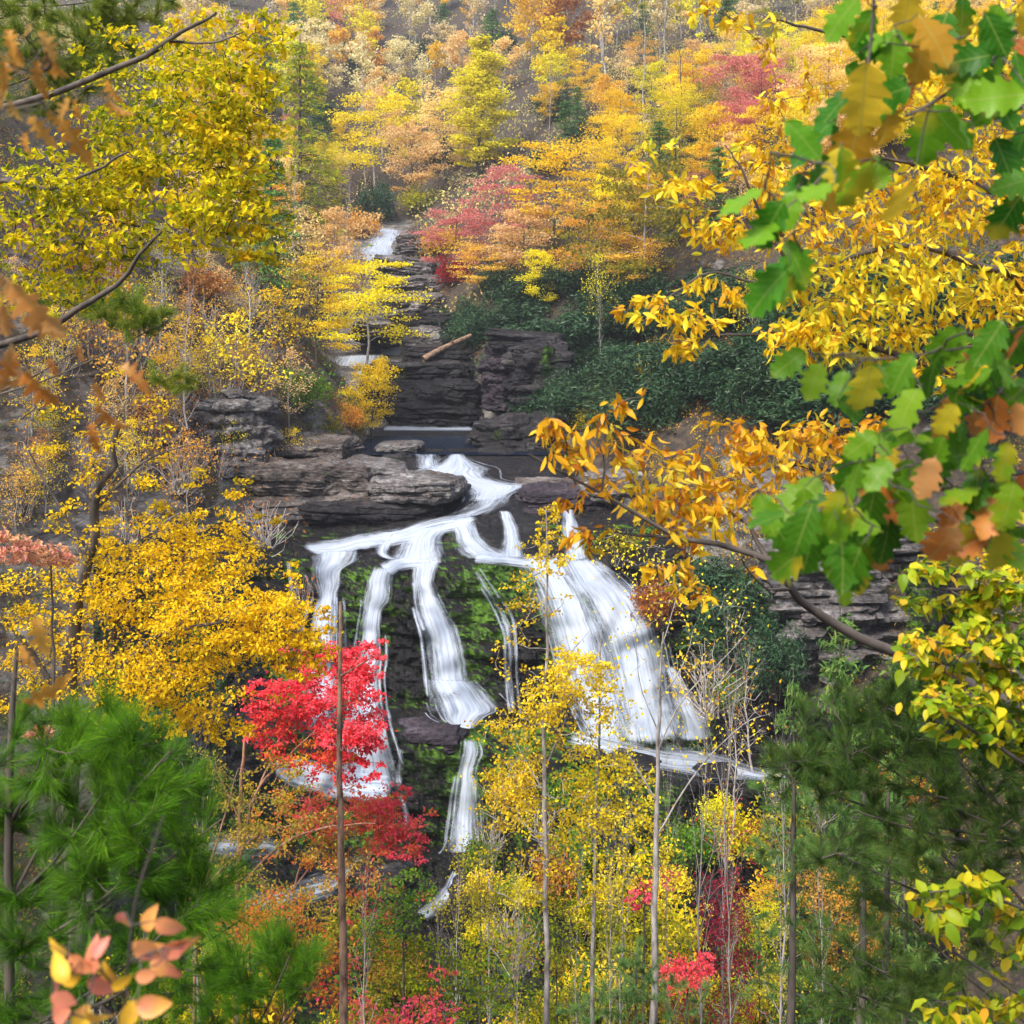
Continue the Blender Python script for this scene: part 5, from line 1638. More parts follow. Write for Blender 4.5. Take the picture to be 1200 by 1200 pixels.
# thin trees of the lower right
for k, (px, Y, top, w, key, lf, lab) in enumerate([
        (828, 40, 880, 120, 'bare0', 'gold', 'pale many stemmed bare tree right of the tall grey trunk'),
        (868, 42, 800, 150, 'bare1', 'rust', 'bare tree with white arching limbs below the right hand stream'),
        (792, 41, 900, 90, 'bare2', 'gold', 'thin bare tree close to the tall grey trunk'),
        (740, 43, 930, 110, 'bare1', 'gold', 'thin bare tree between two slender golden trees'),
        (905, 39, 880, 120, 'bare2', 'rust', 'bare white stemmed sapling beside the light green evergreen'),
        (575, 44, 960, 120, 'bare0', 'gold', 'grey twiggy sapling right of the last rapid'),
        (545, 46, 1010, 80, 'bare1', 'lemon', 'low grey sapling at the foot of the lowest strand'),
        (435, 27, 1010, 90, 'bare2', 'rust', 'bare branching sapling right of the brown pole'),
        (240, 38, 900, 120, 'bare0', 'gold', 'bare sapling left of the rosy limbed maple'),
        (680, 42, 1010, 90, 'bare0', 'gold', 'wiry bare sapling behind the deep golden tree'),
        (610, 33, 1040, 70, 'bare2', 'lemon', 'pale bare sapling left of the lime tipped tree foot'), (715, 33, 1000, 70, 'bare0', 'lemon', 'pale bare sapling between the deep golden tree and the tall grey trunk'),
        (845, 36, 960, 80, 'bare1', 'rust', 'white stemmed bare sapling over the dark red maple'), (960, 37, 980, 80, 'bare0', 'orange', 'white bare sapling beside the orange maple'), (510, 36, 1060, 80, 'bare1', 'gold', 'white twigged sapling behind the yellow green one')]):
    b = g_(px, Y)
    random.seed(k + 51)
    put(key, b, (HOR - top) / F * Y - b[2], m(w, Y) * 1.2, lab, leaf=lf)

def sapling(px, Y, blobs, mat, label, name='sapling', leaf=(.11, .07), per=14, seed=1, bark='bark', cat='tree', foot=None, top=None):
    r0 = blobs[0]
    pth = [gp(px, Y), (px + 3, max(b[1] + b[3] for b in blobs), Y), (px, min(b[1] for b in blobs), Y)]
    return leaf_tree(name, label, cat, [(pth, .05, .012)], [b[:4] + (Y + (i % 3 - 1) * .5,) + b[4:] for i, b in enumerate(blobs)], mat, bark, leaf, 'diamond', per, .24, .4, .55, .3, .008, seed=seed, dens=2.2)

sapling(802, 38, [(800, 1140, 32, 14, 420, .8), (825, 1128, 14, 10, 120, .85)], 'crimson', 'small scarlet maple low in the undergrowth', 'red_maple', seed=41)
sapling(852, 41, [(850, 1065, 28, 40, 460, .5), (855, 1110, 36, 34, 420, .55), (835, 1180, 50, 22, 420, .6), (870, 1000, 34, 40, 70, .8), (845, 960, 40, 30, 60, .9)], 'darkred', 'dark red maple sapling right of the scarlet one', 'red_maple', seed=42)
sapling(960, 44, [(960, 1045, 60, 24, 650, .6), (1000, 1075, 50, 26, 500, .5), (925, 1060, 40, 24, 420, .65), (985, 1120, 60, 26, 420, .4), (1060, 1090, 50, 40, 400, .45)], 'orange', 'orange maple glowing behind the dark pine trunks', 'maple_tree', seed=43)
sapling(888, 42, [(888, 1080, 34, 26, 420, .6), (905, 1130, 40, 40, 320, .5), (880, 1180, 40, 26, 260, .45)], 'lemon', 'yellow sapling between the red and the orange maples', seed=44)
sapling(752, 37, [(755, 1045, 16, 12, 90, .9), (742, 1060, 10, 8, 40, .9), (775, 1020, 22, 22, 36, .95)], 'crimson', 'tuft of scarlet leaves on a thin stem beside the tall grey trunk', 'red_maple', seed=45)
sapling(500, 34, [(500, 1130, 55, 26, 420, .3), (455, 1110, 46, 30, 320, .25), (540, 1160, 50, 30, 320, .25), (590, 1110, 46, 26, 240, .4), (480, 1180, 60, 24, 300, .2)], 'lime', 'yellow green sapling below the last rapid', seed=46)
sapling(650, 38, [(650, 1110, 50, 30, 300, .3), (690, 1080, 46, 30, 300, .4), (640, 1170, 60, 30, 300, .15), (600, 1180, 50, 26, 240, .2), (735, 1080, 40, 30, 260, .4), (780, 1100, 30, 26, 150, .3)], 'lime', 'lime green sapling at the foot of the slender golden trees', seed=47)
sapling(470, 33, [(478, 1040, 28, 18, 200, .5), (450, 1070, 36, 24, 260, .45), (430, 1120, 30, 30, 200, .4)], 'green', 'bright green sapling under the brick red maple', seed=48)
sapling(290, 31, [(290, 1090, 50, 24, 320, .35), (350, 1110, 46, 30, 360, .4), (390, 1150, 40, 30, 320, .5), (330, 1060, 40, 20, 180, .3)], 'maplelow', 'russet sapling at the foot of the rosy limbed maple', seed=49)
sapling(515, 30, [(500, 1190, 40, 16, 160, .9), (520, 1150, 20, 16, 40, .9), (440, 1190, 40, 16, 160, .8)], 'maplelow', 'red leaved sapling at the lower edge beneath the yellow green one', seed=50)
sapling(560, 43, [(545, 1060, 40, 24, 260, .6), (585, 1060, 40, 26, 260, .55), (560, 1010, 30, 20, 120, .6)], 'olive', 'olive brown sapling at the right of the last rapid', seed=51)
sapling(60, 20, [(45, 860, 14, 10, 60, .7), (30, 650, 40, 10, 160, .95), (60, 655, 30, 8, 100, .95), (10, 640, 30, 14, 120, .9)], 'rose', 'thin sapling with pink leaves at the left edge', seed=52)

floor_shrubs()
# ------------------------------------------------------------------ pines
def fan(px0, row0, Y0, pts, r=.012):
    return [([(px0, row0, Y0), ((px0 + a) / 2, (row0 + b) / 2 + 12, (Y0 + y) / 2), (a, b, y)], r, r * .35) for a, b, y in pts]

pine('white_pine', 'soft bright green pine with a black trunk in the lower left', [
    ([gp(14, 6.2), (12, 1250, 6.2), (10, 1000, 6.2), (14, 840, 6.2), (20, 760, 6.2)], .035, .01)]
    + fan(10, 1060, 6.2, [(120, 930, 5.9), (200, 880, 5.8), (100, 860, 6.4)]) + fan(12, 1120, 6.2, [(180, 1000, 5.7), (260, 960, 5.8), (150, 1040, 6)])
    + fan(12, 1220, 6.2, [(230, 1060, 5.8), (280, 1080, 6)]) + fan(14, 960, 6.2, [(60, 850, 6.2), (110, 830, 6.4), (-40, 860, 6)]),
    [(90, 905, 70, 50, 6.1, 170, .5), (165, 900, 60, 45, 5.9, 150, .55), (200, 965, 60, 45, 5.8, 170, .5), (110, 980, 70, 50, 6, 190, .42), (40, 960, 50, 60, 6.3, 120, .4), (60, 860, 50, 35, 6.3, 90, .55), (115, 855, 30, 30, 6.2, 60, .6),
     (160, 1050, 80, 45, 5.9, 190, .42), (60, 1080, 60, 60, 6.2, 150, .38), (240, 1060, 50, 40, 5.9, 120, .5), (40, 1170, 60, 50, 6.2, 120, .4), (180, 1130, 80, 50, 6, 150, .42)],
    'pine', 'bark', .135, .0009, 26, spread=.3, seed=61, dens=1.85, rise=.5, twig_r=.0028)
pine('white_pine', 'low green pine boughs behind the pink and yellow sprig', [
    ([gp(260, 8), (262, 1400, 8), (270, 1260, 8), (280, 1200, 8)], .03, .012)] + fan(270, 1250, 8, [(340, 1120, 7.8), (300, 1130, 8), (370, 1150, 7.9), (230, 1120, 8)]),
    [(310, 1140, 50, 30, 8, 120, .5), (345, 1130, 30, 30, 8, 80, .55), (290, 1180, 70, 30, 8, 140, .45), (240, 1150, 50, 40, 8, 110, .45)],
    'pine', 'bark', .13, .0010, 26, spread=.3, seed=62, dens=2.6, rise=.5, twig_r=.003)
M['pinelight'] = leaf_mat('needle_light', [(.08, .16, .02), (.14, .26, .03), (.24, .32, .03), (.4, .36, .04)], trans=.3)
pine('white_pine', 'light green pine boughs behind the wilted leaves at the upper left', [
    ([gp(-70, 18), (-70, 800, 18), (-66, 300, 18), (-60, -60, 18)], .16, .06)]
    + fan(-64, 120, 18, [(60, 50, 17.6), (130, 40, 17.4), (110, 90, 17.6)], .02) + fan(-66, 480, 18, [(130, 385, 17.4), (190, 380, 17.2)], .02) + fan(-64, 0, 18, [(100, -20, 17.6), (180, -10, 17.4)], .02),
    [(60, 40, 90, 45, 17.6, 420, .5), (115, 70, 50, 30, 17.4, 150, .55), (40, 100, 70, 40, 17.8, 280, .5), (150, 10, 60, 25, 17.4, 150, .55), (160, 375, 42, 18, 17.3, 150, .45), (110, 350, 60, 20, 17.6, 120, .4), (200, 450, 24, 12, 17.2, 50, .6)],
    'pinelight', 'bark', .16, .002, 26, seed=63, dens=3.0, rise=.2, twig_r=.005)
pine('white_pine', 'broad dark green pine with fine needles filling the lower right', [
    ([gp(1240, 11), (1236, 1300, 11), (1230, 1000, 11), (1225, 760, 11)], .12, .05)]
    + fan(1228, 990, 11, [(1010, 880, 10.6), (930, 915, 10.5), (1090, 850, 10.8), (1000, 950, 10.4)], .018)
    + fan(1230, 1090, 11, [(1060, 960, 10.6), (980, 1000, 10.4), (1110, 930, 10.8)], .018)
    + fan(1232, 1220, 11, [(1040, 1050, 10.6), (1000, 1120, 10.5), (1120, 1060, 10.8), (960, 1150, 10.6)], .018)
    + fan(1226, 880, 11, [(1100, 800, 10.8), (1040, 830, 10.6)], .016),
    [(1010, 855, 70, 40, 10.7, 190, .4), (1100, 850, 70, 50, 10.9, 220, .38), (960, 910, 60, 32, 10.5, 170, .42), (1060, 920, 80, 40, 10.6, 220, .4), (1150, 910, 60, 50, 11, 190, .36), (1100, 990, 90, 40, 10.7, 170, .5),
     (990, 1000, 60, 30, 10.4, 80, .45), (1150, 1060, 60, 50, 11, 130, .5), (1040, 1090, 60, 40, 10.6, 90, .5), (990, 1150, 60, 40, 10.6, 100, .45), (1120, 1150, 70, 50, 10.8, 130, .5), (1080, 800, 50, 30, 10.8, 110, .4), (1165, 970, 50, 50, 11, 170, .4), (1185, 860, 40, 50, 11, 120, .36), (1060, 1160, 60, 40, 10.6, 120, .5)],
    'pinedark', 'bark', .125, .0012, 24, spread=.32, seed=64, dens=3.8, rise=.25, twig_r=.004)
for k, (px, Y, top, w, lab) in enumerate([(926, 21, 880, 3.2, 'young pine with a straight dark trunk at the left of the pine stand'), (1008, 20, 900, 3.4, 'young pine with a straight trunk in the middle of the pine stand'),
                                         (1036, 22, 920, 3.4, 'young pine with a leaning trunk at the right of the pine stand')]):
    pine('white_pine', lab, [([gp(px, Y), (px, 1250, Y), (px + 3, 1100, Y), (px + 4, 960, Y), (px + 6, top, Y)], .1, .02)],
         [(px - 20, 1010, 46, 26, Y, 90, .5), (px + 30, 990, 46, 24, Y, 90, .55), (px - 10, 930, 36, 26, Y, 80, .45), (px + 10, 1160, 60, 30, Y, 80, .45), (px - 40, 1090, 40, 20, Y, 40, .5)],
         'pinedark' if k else 'hemlock', 'bark', .14, .002, 22, seed=70 + k, dens=2.2, rise=.25, twig_r=.005)
pine('white_pine', 'young green pine low among the lime saplings', [([gp(745, 30), (745, 1260, 30), (745, 1180, 30), (746, 1120, 30)], .06, .015)],
     [(740, 1150, 50, 24, 30, 130, .5), (780, 1170, 46, 24, 30, 120, .5), (710, 1180, 46, 20, 30, 100, .5), (745, 1120, 20, 20, 30, 40, .55)],
     'hemlock', 'bark', .17, .003, 22, seed=75, dens=2.2, rise=.3, twig_r=.006)

# ------------------------------------------------------------------ leafy boughs close to the viewpoint
def bough(name, label, paths, blobs, mat, leaf, prof, per, cr, seed, bark='bark', droop=.55, tier=.8, flat=.3, twig_r=.003, parts=('branch', 'leaves'), dens=1.0):
    return leaf_tree(name, label, 'branch', paths, blobs, mat, bark, leaf, prof, per, cr, tier, flat, droop, twig_r, seed=seed, parts=parts, dens=dens)

bough('chestnut_bough', 'long bough of drooping amber leaves reaching across the right fall', [
    ([(1300, 900, 6.6), (1160, 810, 6.4), (1060, 772, 6.3), (1000, 745, 6.2), (950, 715, 6.1), (930, 690, 6.0), (905, 660, 6), (860, 640, 5.9), (800, 630, 5.9), (745, 605, 5.8), (690, 568, 5.8), (620, 532, 5.7)], .034, .004),
    ([(900, 656, 6), (880, 620, 6.1), (850, 600, 6.2), (800, 592, 6.3), (760, 580, 6.3)], .014, .004), ([(800, 628, 5.9), (750, 628, 6), (715, 622, 6)], .01, .003),
    ([(930, 690, 6), (900, 690, 5.9), (880, 672, 5.8), (868, 655, 5.7)], .008, .003), ([(1160, 640, 6.6), (1060, 590, 6.5), (1000, 560, 6.4), (930, 545, 6.3), (860, 555, 6.2)], .025, .006),
    ([(705, 575, 5.8), (708, 540, 5.8), (700, 505, 5.8), (730, 470, 5.8)], .006, .002), ([(660, 552, 5.75), (664, 520, 5.75), (650, 490, 5.7)], .006, .002)],
    [(648, 500, 26, 26, 5.75, 46, .5), (668, 535, 28, 28, 5.75, 40, .5), (718, 495, 34, 24, 5.8, 34, .5), (735, 470, 26, 8, 5.8, 9, .5), (700, 550, 46, 30, 5.85, 50, .5), (760, 560, 50, 34, 6, 90, .48), (830, 560, 60, 40, 6.2, 170, .5),
     (900, 530, 50, 36, 6.3, 150, .48), (860, 510, 40, 24, 6.3, 60, .5), (960, 530, 50, 40, 6.4, 120, .48), (800, 610, 60, 26, 6, 110, .46), (880, 590, 50, 30, 6.1, 90, .48), (690, 620, 30, 16, 5.9, 14, .3), (672, 585, 18, 14, 5.8, 14, .3),
     (690, 640, 22, 14, 5.9, 10, .5), (800, 670, 50, 22, 5.9, 46, .45), (820, 695, 30, 12, 5.9, 16, .5), (890, 668, 14, 8, 5.9, 4, .6), (985, 495, 40, 20, 6.4, 60, .48)],
    'amber', (.076, .04), LANCE, 6, .19, 81, droop=.85, dens=1.35)
bough('chestnut_tree', 'dense amber and gold crown rising behind the oak leaves on the right', [
    ([(1330, 700, 8.6), (1280, 500, 8.5), (1230, 330, 8.4), (1210, 100, 8.4), (1200, -80, 8.4)], .09, .03),
    ([(1250, 420, 8.5), (1190, 325, 8.3), (1160, 318, 8.2), (1080, 290, 8), (1000, 300, 7.9), (940, 330, 7.8)], .04, .008), ([(1260, 470, 8.5), (1120, 440, 8.2), (1000, 400, 8), (900, 390, 7.8), (840, 395, 7.7)], .03, .006),
    ([(940, 330, 7.8), (900, 270, 7.7), (870, 200, 7.6), (850, 170, 7.6)], .014, .004), ([(1225, 250, 8.4), (1100, 200, 8.2), (1000, 180, 8)], .03, .006), ([(940, 335, 7.8), (880, 330, 7.7), (830, 320, 7.6), (780, 350, 7.5)], .012, .004),
    ([(1215, 160, 8.4), (1100, 80, 8.2), (980, 40, 8), (900, 20, 7.9)], .03, .006)],
    [(755, 372, 30, 16, 7.5, 22, .45), (800, 385, 36, 20, 7.6, 44, .42), (825, 410, 40, 16, 7.7, 40, .4), (850, 340, 34, 20, 7.6, 40, .45), (790, 345, 30, 12, 7.6, 16, .5), (740, 350, 20, 10, 7.5, 10, .4),
     (860, 260, 60, 30, 7.7, 110, .42), (800, 225, 50, 20, 7.6, 56, .45), (760, 195, 36, 18, 7.6, 26, .5), (900, 190, 46, 36, 7.7, 80, .45), (930, 120, 36, 40, 7.9, 50, .45), (880, 40, 50, 40, 7.9, 24, .4), (830, 15, 34, 22, 7.8, 26, .55),
     (930, 250, 50, 40, 7.8, 130, .45), (960, 330, 60, 40, 7.9, 190, .72), (1000, 240, 50, 50, 8, 150, .42), (1080, 250, 60, 60, 8.2, 260, .45), (1150, 210, 60, 60, 8.3, 260, .5), (1040, 330, 60, 50, 8, 260, .76), (1120, 340, 70, 50, 8.2, 300, .72), (1180, 330, 40, 60, 8.3, 160, .55),
     (970, 390, 60, 30, 7.9, 160, .8), (1060, 410, 60, 30, 8.1, 150, .55), (1150, 120, 60, 50, 8.3, 160, .5), (1040, 120, 60, 50, 8.1, 110, .45), (930, 400, 40, 20, 7.8, 80, .5), (1150, 430, 50, 30, 8.2, 100, .5), (1180, 30, 50, 40, 8.3, 100, .5), (1160, 640, 60, 30, 8.4, 80, .55)],
    'amber', (.082, .04), LANCE, 9, .17, 82, droop=.65, dens=2.0)
bough('beech_bough', 'yellow green bough hanging above the dark pine', [
    ([(1320, 960, 5), (1210, 900, 4.9), (1150, 862, 4.8), (1110, 838, 4.7)], .014, .004), ([(1320, 780, 5), (1220, 760, 5), (1140, 760, 4.9), (1080, 748, 4.8)], .012, .003), ([(1320, 690, 5.2), (1220, 690, 5.1), (1130, 690, 5), (1070, 690, 4.9)], .012, .003)],
    [(1125, 668, 60, 10, 5, 50, .5), (1180, 690, 50, 9, 5, 50, .45), (1115, 705, 60, 10, 5.1, 56, .55), (1170, 728, 50, 9, 5, 46, .42), (1105, 745, 50, 9, 4.9, 46, .6), (1165, 762, 56, 9, 4.9, 56, .45), (1120, 785, 60, 10, 5, 60, .5),
     (1180, 800, 40, 10, 4.9, 46, .4), (1115, 818, 50, 9, 4.7, 40, .45), (1170, 840, 44, 10, 4.9, 56, .35), (1085, 768, 24, 7, 4.8, 12, .7), (1135, 858, 36, 9, 4.8, 24, .35), (1080, 805, 14, 6, 4.7, 4, .7), (1190, 870, 30, 14, 4.9, 40, .3)],
    'beech', (.06, .04), OVATE, 6, .3, 83, droop=.35, flat=.7, dens=2.1, tier=.4)
bough('beech_bough', 'yellow green bough drooping at the lower right edge', [
    ([(1330, 1120, 4.8), (1230, 1080, 4.7), (1160, 1050, 4.6), (1090, 1045, 4.5)], .012, .003), ([(1330, 1230, 4.8), (1220, 1180, 4.7), (1140, 1130, 4.6), (1080, 1090, 4.5)], .01, .003)],
    [(1110, 1060, 40, 16, 4.5, 26, .4), (1160, 1035, 40, 16, 4.6, 24, .45), (1180, 1090, 30, 30, 4.7, 26, .35), (1120, 1185, 44, 16, 4.6, 26, .35), (1170, 1160, 30, 26, 4.7, 22, .4), (1095, 1090, 14, 10, 4.5, 4, .6)],
    'beech', (.07, .04), OVATE, 5, .25, 84, droop=.4, flat=.5, dens=2.0)

def oak_bough(label, paths, lv_list, fill, seed, mats=('oakgreen', 'oakyellow', 'oakbrown')):
    """lv_list: (px,row, heading of the tip in degrees in view, length px, kind) ; blades fan out from twig ends"""
    rng = np.random.default_rng(seed)
    wood = MB()
    W = []
    for path, r0, r1 in paths:
        q_ = pixel_path(path, 18)
        tube(wood, q_, np.linspace(r0, r1, 18), 6)
        W.append(q_)
    base = W[0][0]
    wp = np.concatenate(W)
    L3 = [MB(), MB(), MB()]
    items = list(lv_list)
    for (px, row, rx, ry, n, pg) in fill:
        for _ in range(n):
            kd = rng.choice(3, p=pg)
            items.append((px + rng.normal() * rx * .6, row + rng.normal() * ry * .6, rng.normal() * 55 - 100, rng.uniform(62, 95), kd))
    for (px, row, hd, lp, kd) in items:
        Y = np.interp(px, [830, 1200], [2.25, 2.55]) + rng.normal() * .11
        a = math.radians(hd)
        cen = P(px, row, Y)
        d = norm(np.array([math.cos(a), rng.normal() * .45, math.sin(a)]))
        nrm = norm(np.array([rng.normal() * .35, -1.0, .45 + rng.normal() * .4]))
        if rng.uniform() < .25: nrm = norm(np.array([rng.normal() * .5, -.35, 1.0]))
        nrm = norm(nrm - d * (nrm @ d))
        s = np.cross(nrm, d)
        Lm = m(lp, Y) * rng.uniform(.6, .92)
        st = cen - d * Lm * .5
        dd = np.linalg.norm(wp - st, axis=1)
        j = np.argmin(dd)
        q_ = twig_path(rng, wp[j], st, 6, .12)
        tube(wood, q_, np.linspace(min(.0028, .0012 + dd[j] * .012), .0009, 6), 4)
        wp = np.concatenate([wp, q_[3:]])
        leaves_shaped(L3[kd], st[None], d[None], s[None], nrm[None], np.array([Lm]), OAK, np.array([rng.uniform(.1, .95)]), fold=np.array([rng.uniform(-.1, .35)]), curl=np.array([rng.uniform(-.1, .4)]), rng=rng)
    root = thing('oak_branch', label, 'branch', base)
    for mb in [wood] + L3:
        mb.v = [v - base for v in mb.v]
    wood.build('branch', M['bark'], root)
    for mb, mt, lb in zip(L3, mats, ('green lobed leaves', 'yellowing lobed leaves', 'brown lobed leaves')):
        if mb.n:
            tag(mb.build('leaves', M[mt], root), lb)

oak_bough('oak branch of large green and yellow lobed leaves hanging from the upper right', [
    ([(1330, -70, 2.7), (1200, 28, 2.6), (1172, 60, 2.55), (1130, 95, 2.5), (1090, 122, 2.45), (1062, 136, 2.4)], .007, .003), ([(1172, 60, 2.55), (1130, 55, 2.5), (1100, 57, 2.45), (1035, 50, 2.4)], .003, .0015),
    ([(1020, -80, 2.4), (1024, 0, 2.4), (1018, 70, 2.4), (1005, 150, 2.35), (960, 210, 2.3), (900, 260, 2.3)], .004, .0015), ([(1090, 122, 2.45), (1078, 170, 2.45), (1072, 210, 2.4)], .002, .001), ([(960, 210, 2.3), (930, 270, 2.3), (905, 290, 2.3)], .002, .001),
    ([(1340, 180, 2.7), (1250, 190, 2.6), (1200, 200, 2.55)], .004, .002)],
    [(905, 325, 215, 92, 0), (935, 322, -60, 70, 0), (866, 235, 205, 88, 0), (902, 262, 240, 86, 0), (925, 245, 250, 80, 0), (975, 125, 215, 88, 0), (948, 165, 220, 90, 0), (960, 205, 245, 84, 0), (1000, 170, 260, 100, 1), (1012, 115, 270, 110, 1),
     (1015, 30, 255, 92, 1), (1040, 150, 285, 90, 1), (1055, 238, 262, 92, 1), (1048, 60, 265, 88, 0), (1082, 62, 260, 84, 1), (1085, 160, 262, 92, 0), (1110, 150, 300, 80, 0), (1140, 80, 275, 84, 0), (1165, 100, 250, 92, 0), (1105, 30, 240, 84, 0),
     (1062, 15, 265, 84, 1), (1066, 105, 255, 40, 2), (985, 200, 265, 90, 1), (935, 215, 235, 80, 0), (1180, 255, 245, 96, 0), (1190, 215, 200, 80, 0), (1195, 165, 240, 80, 0), (970, 230, 280, 70, 1), (1165, 25, 250, 80, 0), (1195, 90, 280, 76, 0),
     (1130, 20, 280, 80, 0), (985, 20, 230, 84, 0), (1025, 200, 280, 74, 0)],
    [(1140, 100, 70, 80, 20, [.85, .12, .03]), (960, 190, 50, 60, 9, [.75, .25, 0]), (1030, 80, 50, 60, 8, [.5, .45, .05]), (900, 290, 30, 40, 4, [1, 0, 0])], 91)
oak_bough('oak branch of large green lobed leaves with brown tips at mid right', [
    ([(1340, 520, 2.8), (1200, 553, 2.6), (1140, 568, 2.5), (1110, 572, 2.45), (1075, 582, 2.4)], .006, .0025), ([(1118, 571, 2.45), (1085, 543, 2.4), (1050, 552, 2.35), (1020, 570, 2.3)], .0025, .001), ([(1075, 582, 2.4), (1020, 592, 2.35), (960, 595, 2.3)], .002, .001),
    ([(1340, 380, 2.8), (1230, 400, 2.6), (1150, 405, 2.5), (1040, 420, 2.4), (960, 415, 2.35)], .004, .0015), ([(1190, 440, 2.55), (1160, 470, 2.5), (1140, 480, 2.45)], .0025, .001)],
    [(955, 445, 245, 90, 0), (985, 455, 250, 76, 0), (1015, 455, 262, 84, 1), (925, 425, 215, 70, 0), (1055, 435, 235, 80, 0), (1090, 430, 250, 80, 0), (1120, 470, 260, 92, 0), (1108, 490, 255, 90, 2), (1165, 490, 262, 88, 2), (1195, 490, 280, 70, 2),
     (1140, 455, 250, 84, 0), (1180, 435, 240, 86, 0), (1010, 520, 215, 80, 0), (1040, 515, 240, 76, 0), (1000, 550, 230, 80, 0), (1060, 520, 265, 76, 0), (1100, 520, 250, 80, 0), (1140, 525, 240, 80, 0), (1180, 540, 255, 80, 0), (965, 600, 205, 90, 0), (985, 615, 225, 76, 0),
     (925, 658, 240, 80, 0), (948, 645, 262, 86, 0), (990, 650, 268, 90, 0), (1005, 670, 275, 84, 0), (1028, 650, 285, 84, 2), (1045, 600, 250, 80, 0), (1070, 600, 275, 80, 0), (1020, 600, 262, 92, 0), (1105, 640, 250, 80, 2), (1130, 640, 285, 84, 1), (1115, 605, 240, 70, 2),
     (1150, 590, 265, 80, 0), (1185, 590, 250, 84, 0), (990, 692, 265, 50, 0), (900, 610, 205, 66, 0), (1060, 560, 260, 70, 0), (1180, 640, 260, 60, 0), (1030, 555, 225, 74, 0), (1160, 400, 235, 84, 0), (1195, 400, 250, 84, 0), (1110, 400, 225, 80, 0)],
    [(1120, 560, 70, 50, 18, [.75, .1, .15]), (1030, 580, 60, 50, 14, [.85, .05, .1]), (1150, 450, 60, 50, 15, [.8, .08, .12]), (1000, 640, 50, 36, 9, [.9, .05, .05]), (1170, 620, 40, 40, 9, [.8, .1, .1]), (1060, 460, 50, 40, 7, [.9, .05, .05]), (930, 610, 40, 30, 4, [1, 0, 0])], 92)

# wilted brown leaves at the left edge
def wilted(label, paths, lv_list, seed, Y=2.0, prof=OAKN, mat='oakbrown', name='oak_branch'):
    rng = np.random.default_rng(seed)
    wood, lv = MB(), MB()
    W = []
    for path, r0, r1 in paths:
        q_ = pixel_path(path, 14)
        tube(wood, q_, np.linspace(r0, r1, 14), 5)
        W.append(q_)
    base = W[0][0]
    wp = np.concatenate(W)
    for (px, row, hd, lp) in lv_list:
        y = Y + rng.normal() * .06
        a = math.radians(hd)
        d = norm(np.array([math.cos(a), rng.normal() * .3, math.sin(a)]))
        nrm = norm(np.array([rng.normal() * .5, -1.0, rng.normal() * .4]))
        nrm = norm(nrm - d * (nrm @ d))
        s = np.cross(nrm, d)
        Lm = m(lp, y) * (.92 if prof is OAKN else .82)
        st = P(px, row, y) - d * Lm * .5
        j = np.argmin(np.linalg.norm(wp - st, axis=1))
        q_ = twig_path(rng, wp[j], st, 5, .15)
        tube(wood, q_, np.linspace(.0016, .0008, 5), 4)
        leaves_shaped(lv, st[None], d[None], s[None], nrm[None], np.array([Lm]), prof, np.array([rng.uniform(.1, .9)]), fold=np.array([rng.uniform(.4, 1.3) if prof is OAKN else rng.uniform(.1, .6)]), curl=np.array([rng.uniform(.1, .8)]), rng=rng)
    root = thing(name, label, 'branch', base)
    for mb in (wood, lv):
        mb.v = [v - base for v in mb.v]
    wood.build('branch', M['bark'], root)
    lv.build('leaves', M[mat], root)
    return root
wilted('twig of curled orange brown oak leaves near the upper left corner', [
    ([(-80, 60, 2.1), (-10, 70, 2.1), (25, 85, 2.05), (60, 80, 2)], .003, .001), ([(-80, 140, 2.1), (0, 130, 2.05), (60, 118, 2), (120, 95, 2)], .003, .001)],
    [(12, 45, 290, 40), (20, 66, 280, 36), (35, 36, 270, 26), (55, 52, 300, 44), (58, 70, 280, 40), (42, 85, 262, 40), (68, 82, 310, 30), (5, 85, 280, 40), (18, 70, 255, 34), (16, 130, 280, 34), (45, 150, 310, 46), (62, 140, 290, 34), (85, 160, 310, 66), (75, 128, 240, 40),
     (130, 105, 290, 40), (138, 128, 310, 44), (30, 165, 270, 30), (88, 128, 270, 36), (52, 105, 270, 26), (5, 110, 250, 40)], 101)
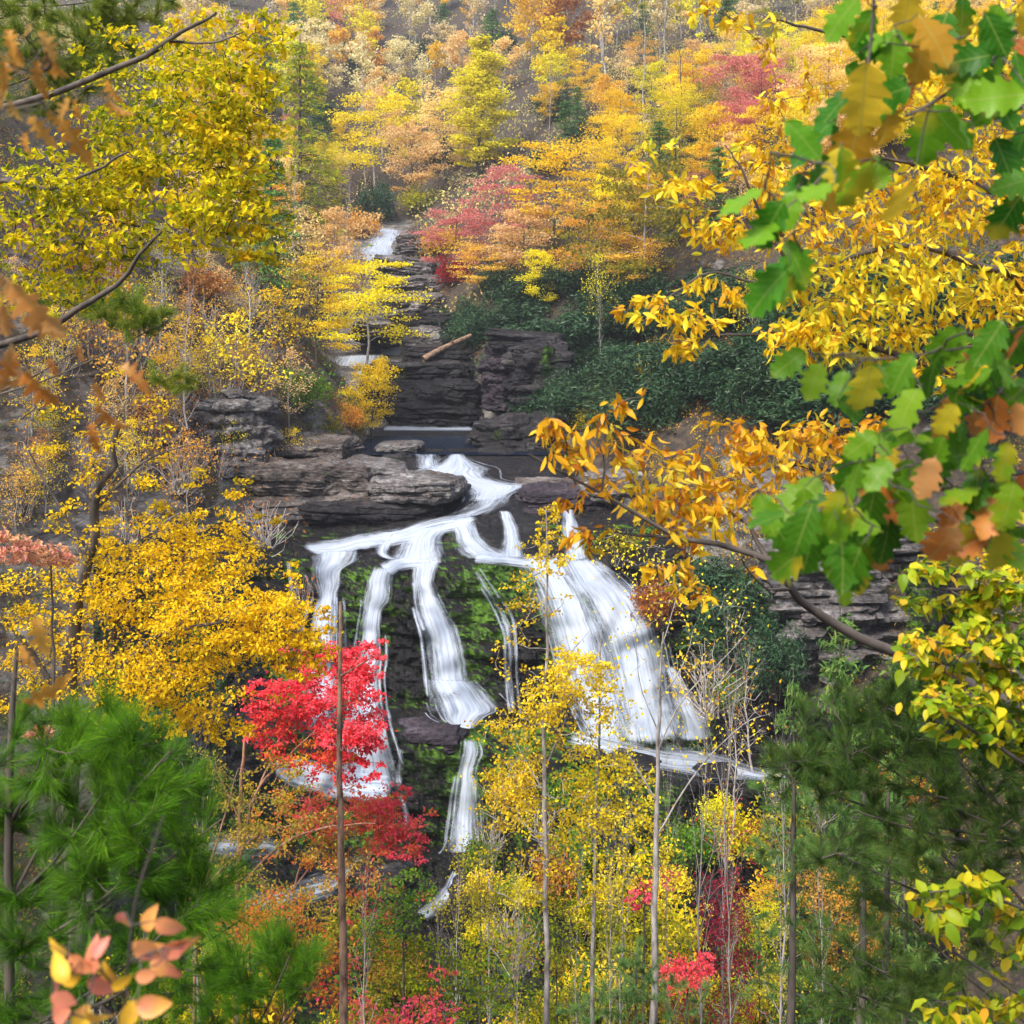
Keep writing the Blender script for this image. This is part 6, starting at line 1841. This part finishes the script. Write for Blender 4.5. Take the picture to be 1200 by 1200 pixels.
wilted('twig of large curled brown oak leaves at the left edge', [
    ([(-80, 420, 1.9), (0, 428, 1.9), (40, 432, 1.9), (90, 440, 1.9)], .003, .001), ([(-80, 300, 1.9), (-20, 305, 1.9), (10, 320, 1.9)], .003, .001), ([(-80, 520, 2), (60, 505, 2), (150, 475, 2)], .002, .0008)],
    [(12, 345, 280, 70), (38, 360, 310, 100), (45, 385, 320, 60), (5, 375, 265, 60), (25, 440, 280, 90), (45, 455, 310, 70), (10, 430, 265, 60), (95, 415, 260, 34), (62, 430, 290, 30), (128, 490, 300, 60), (108, 510, 280, 40), (115, 460, 285, 34), (155, 437, 330, 50)], 102, 1.9)
wilted('single wilted tan leaf hanging at the left above the bright green pine', [([(-70, 800, 2), (-10, 800, 2), (20, 812, 2)], .002, .0008)], [(45, 822, 10, 62), (45, 745, 280, 60), (30, 770, 300, 40)], 103, 2.0)
wilted('pink and yellow leaved sprig on a dark stem in the lower left corner', [
    ([(140, 1330, 1.75), (142, 1230, 1.75), (148, 1150, 1.72), (158, 1060, 1.7), (176, 1000, 1.7), (192, 955, 1.7)], .0028, .0011), ([(146, 1170, 1.72), (110, 1130, 1.7), (80, 1120, 1.7), (55, 1105, 1.7)], .0016, .0008), ([(150, 1130, 1.72), (180, 1115, 1.7), (215, 1110, 1.7)], .0015, .0008), ([(143, 1210, 1.74), (90, 1190, 1.7), (60, 1190, 1.7)], .0016, .0008)],
    [(142, 1083, 262, 40), (176, 1076, 70, 42), (196, 1088, -25, 44), (172, 1115, -35, 48), (215, 1108, -5, 50), (205, 1112, 20, 44), (185, 1118, -10, 46), (68, 1110, 150, 38), (70, 1135, 120, 44), (105, 1125, 100, 46), (75, 1148, 185, 46), (95, 1130, -30, 46), (120, 1155, -25, 46), (128, 1140, -50, 40), (172, 1143, 10, 34),
     (190, 1135, -20, 40), (60, 1165, 160, 44), (75, 1172, -25, 40), (180, 1178, 5, 54), (150, 1192, 250, 46), (65, 1190, 200, 50), (95, 1195, 240, 50), (115, 1196, -40, 44), (118, 1110, 60, 34), (140, 1155, 20, 30), (205, 1140, -45, 30)], 104, 1.7, OVATE, 'sprig', 'dogwood_sprig')
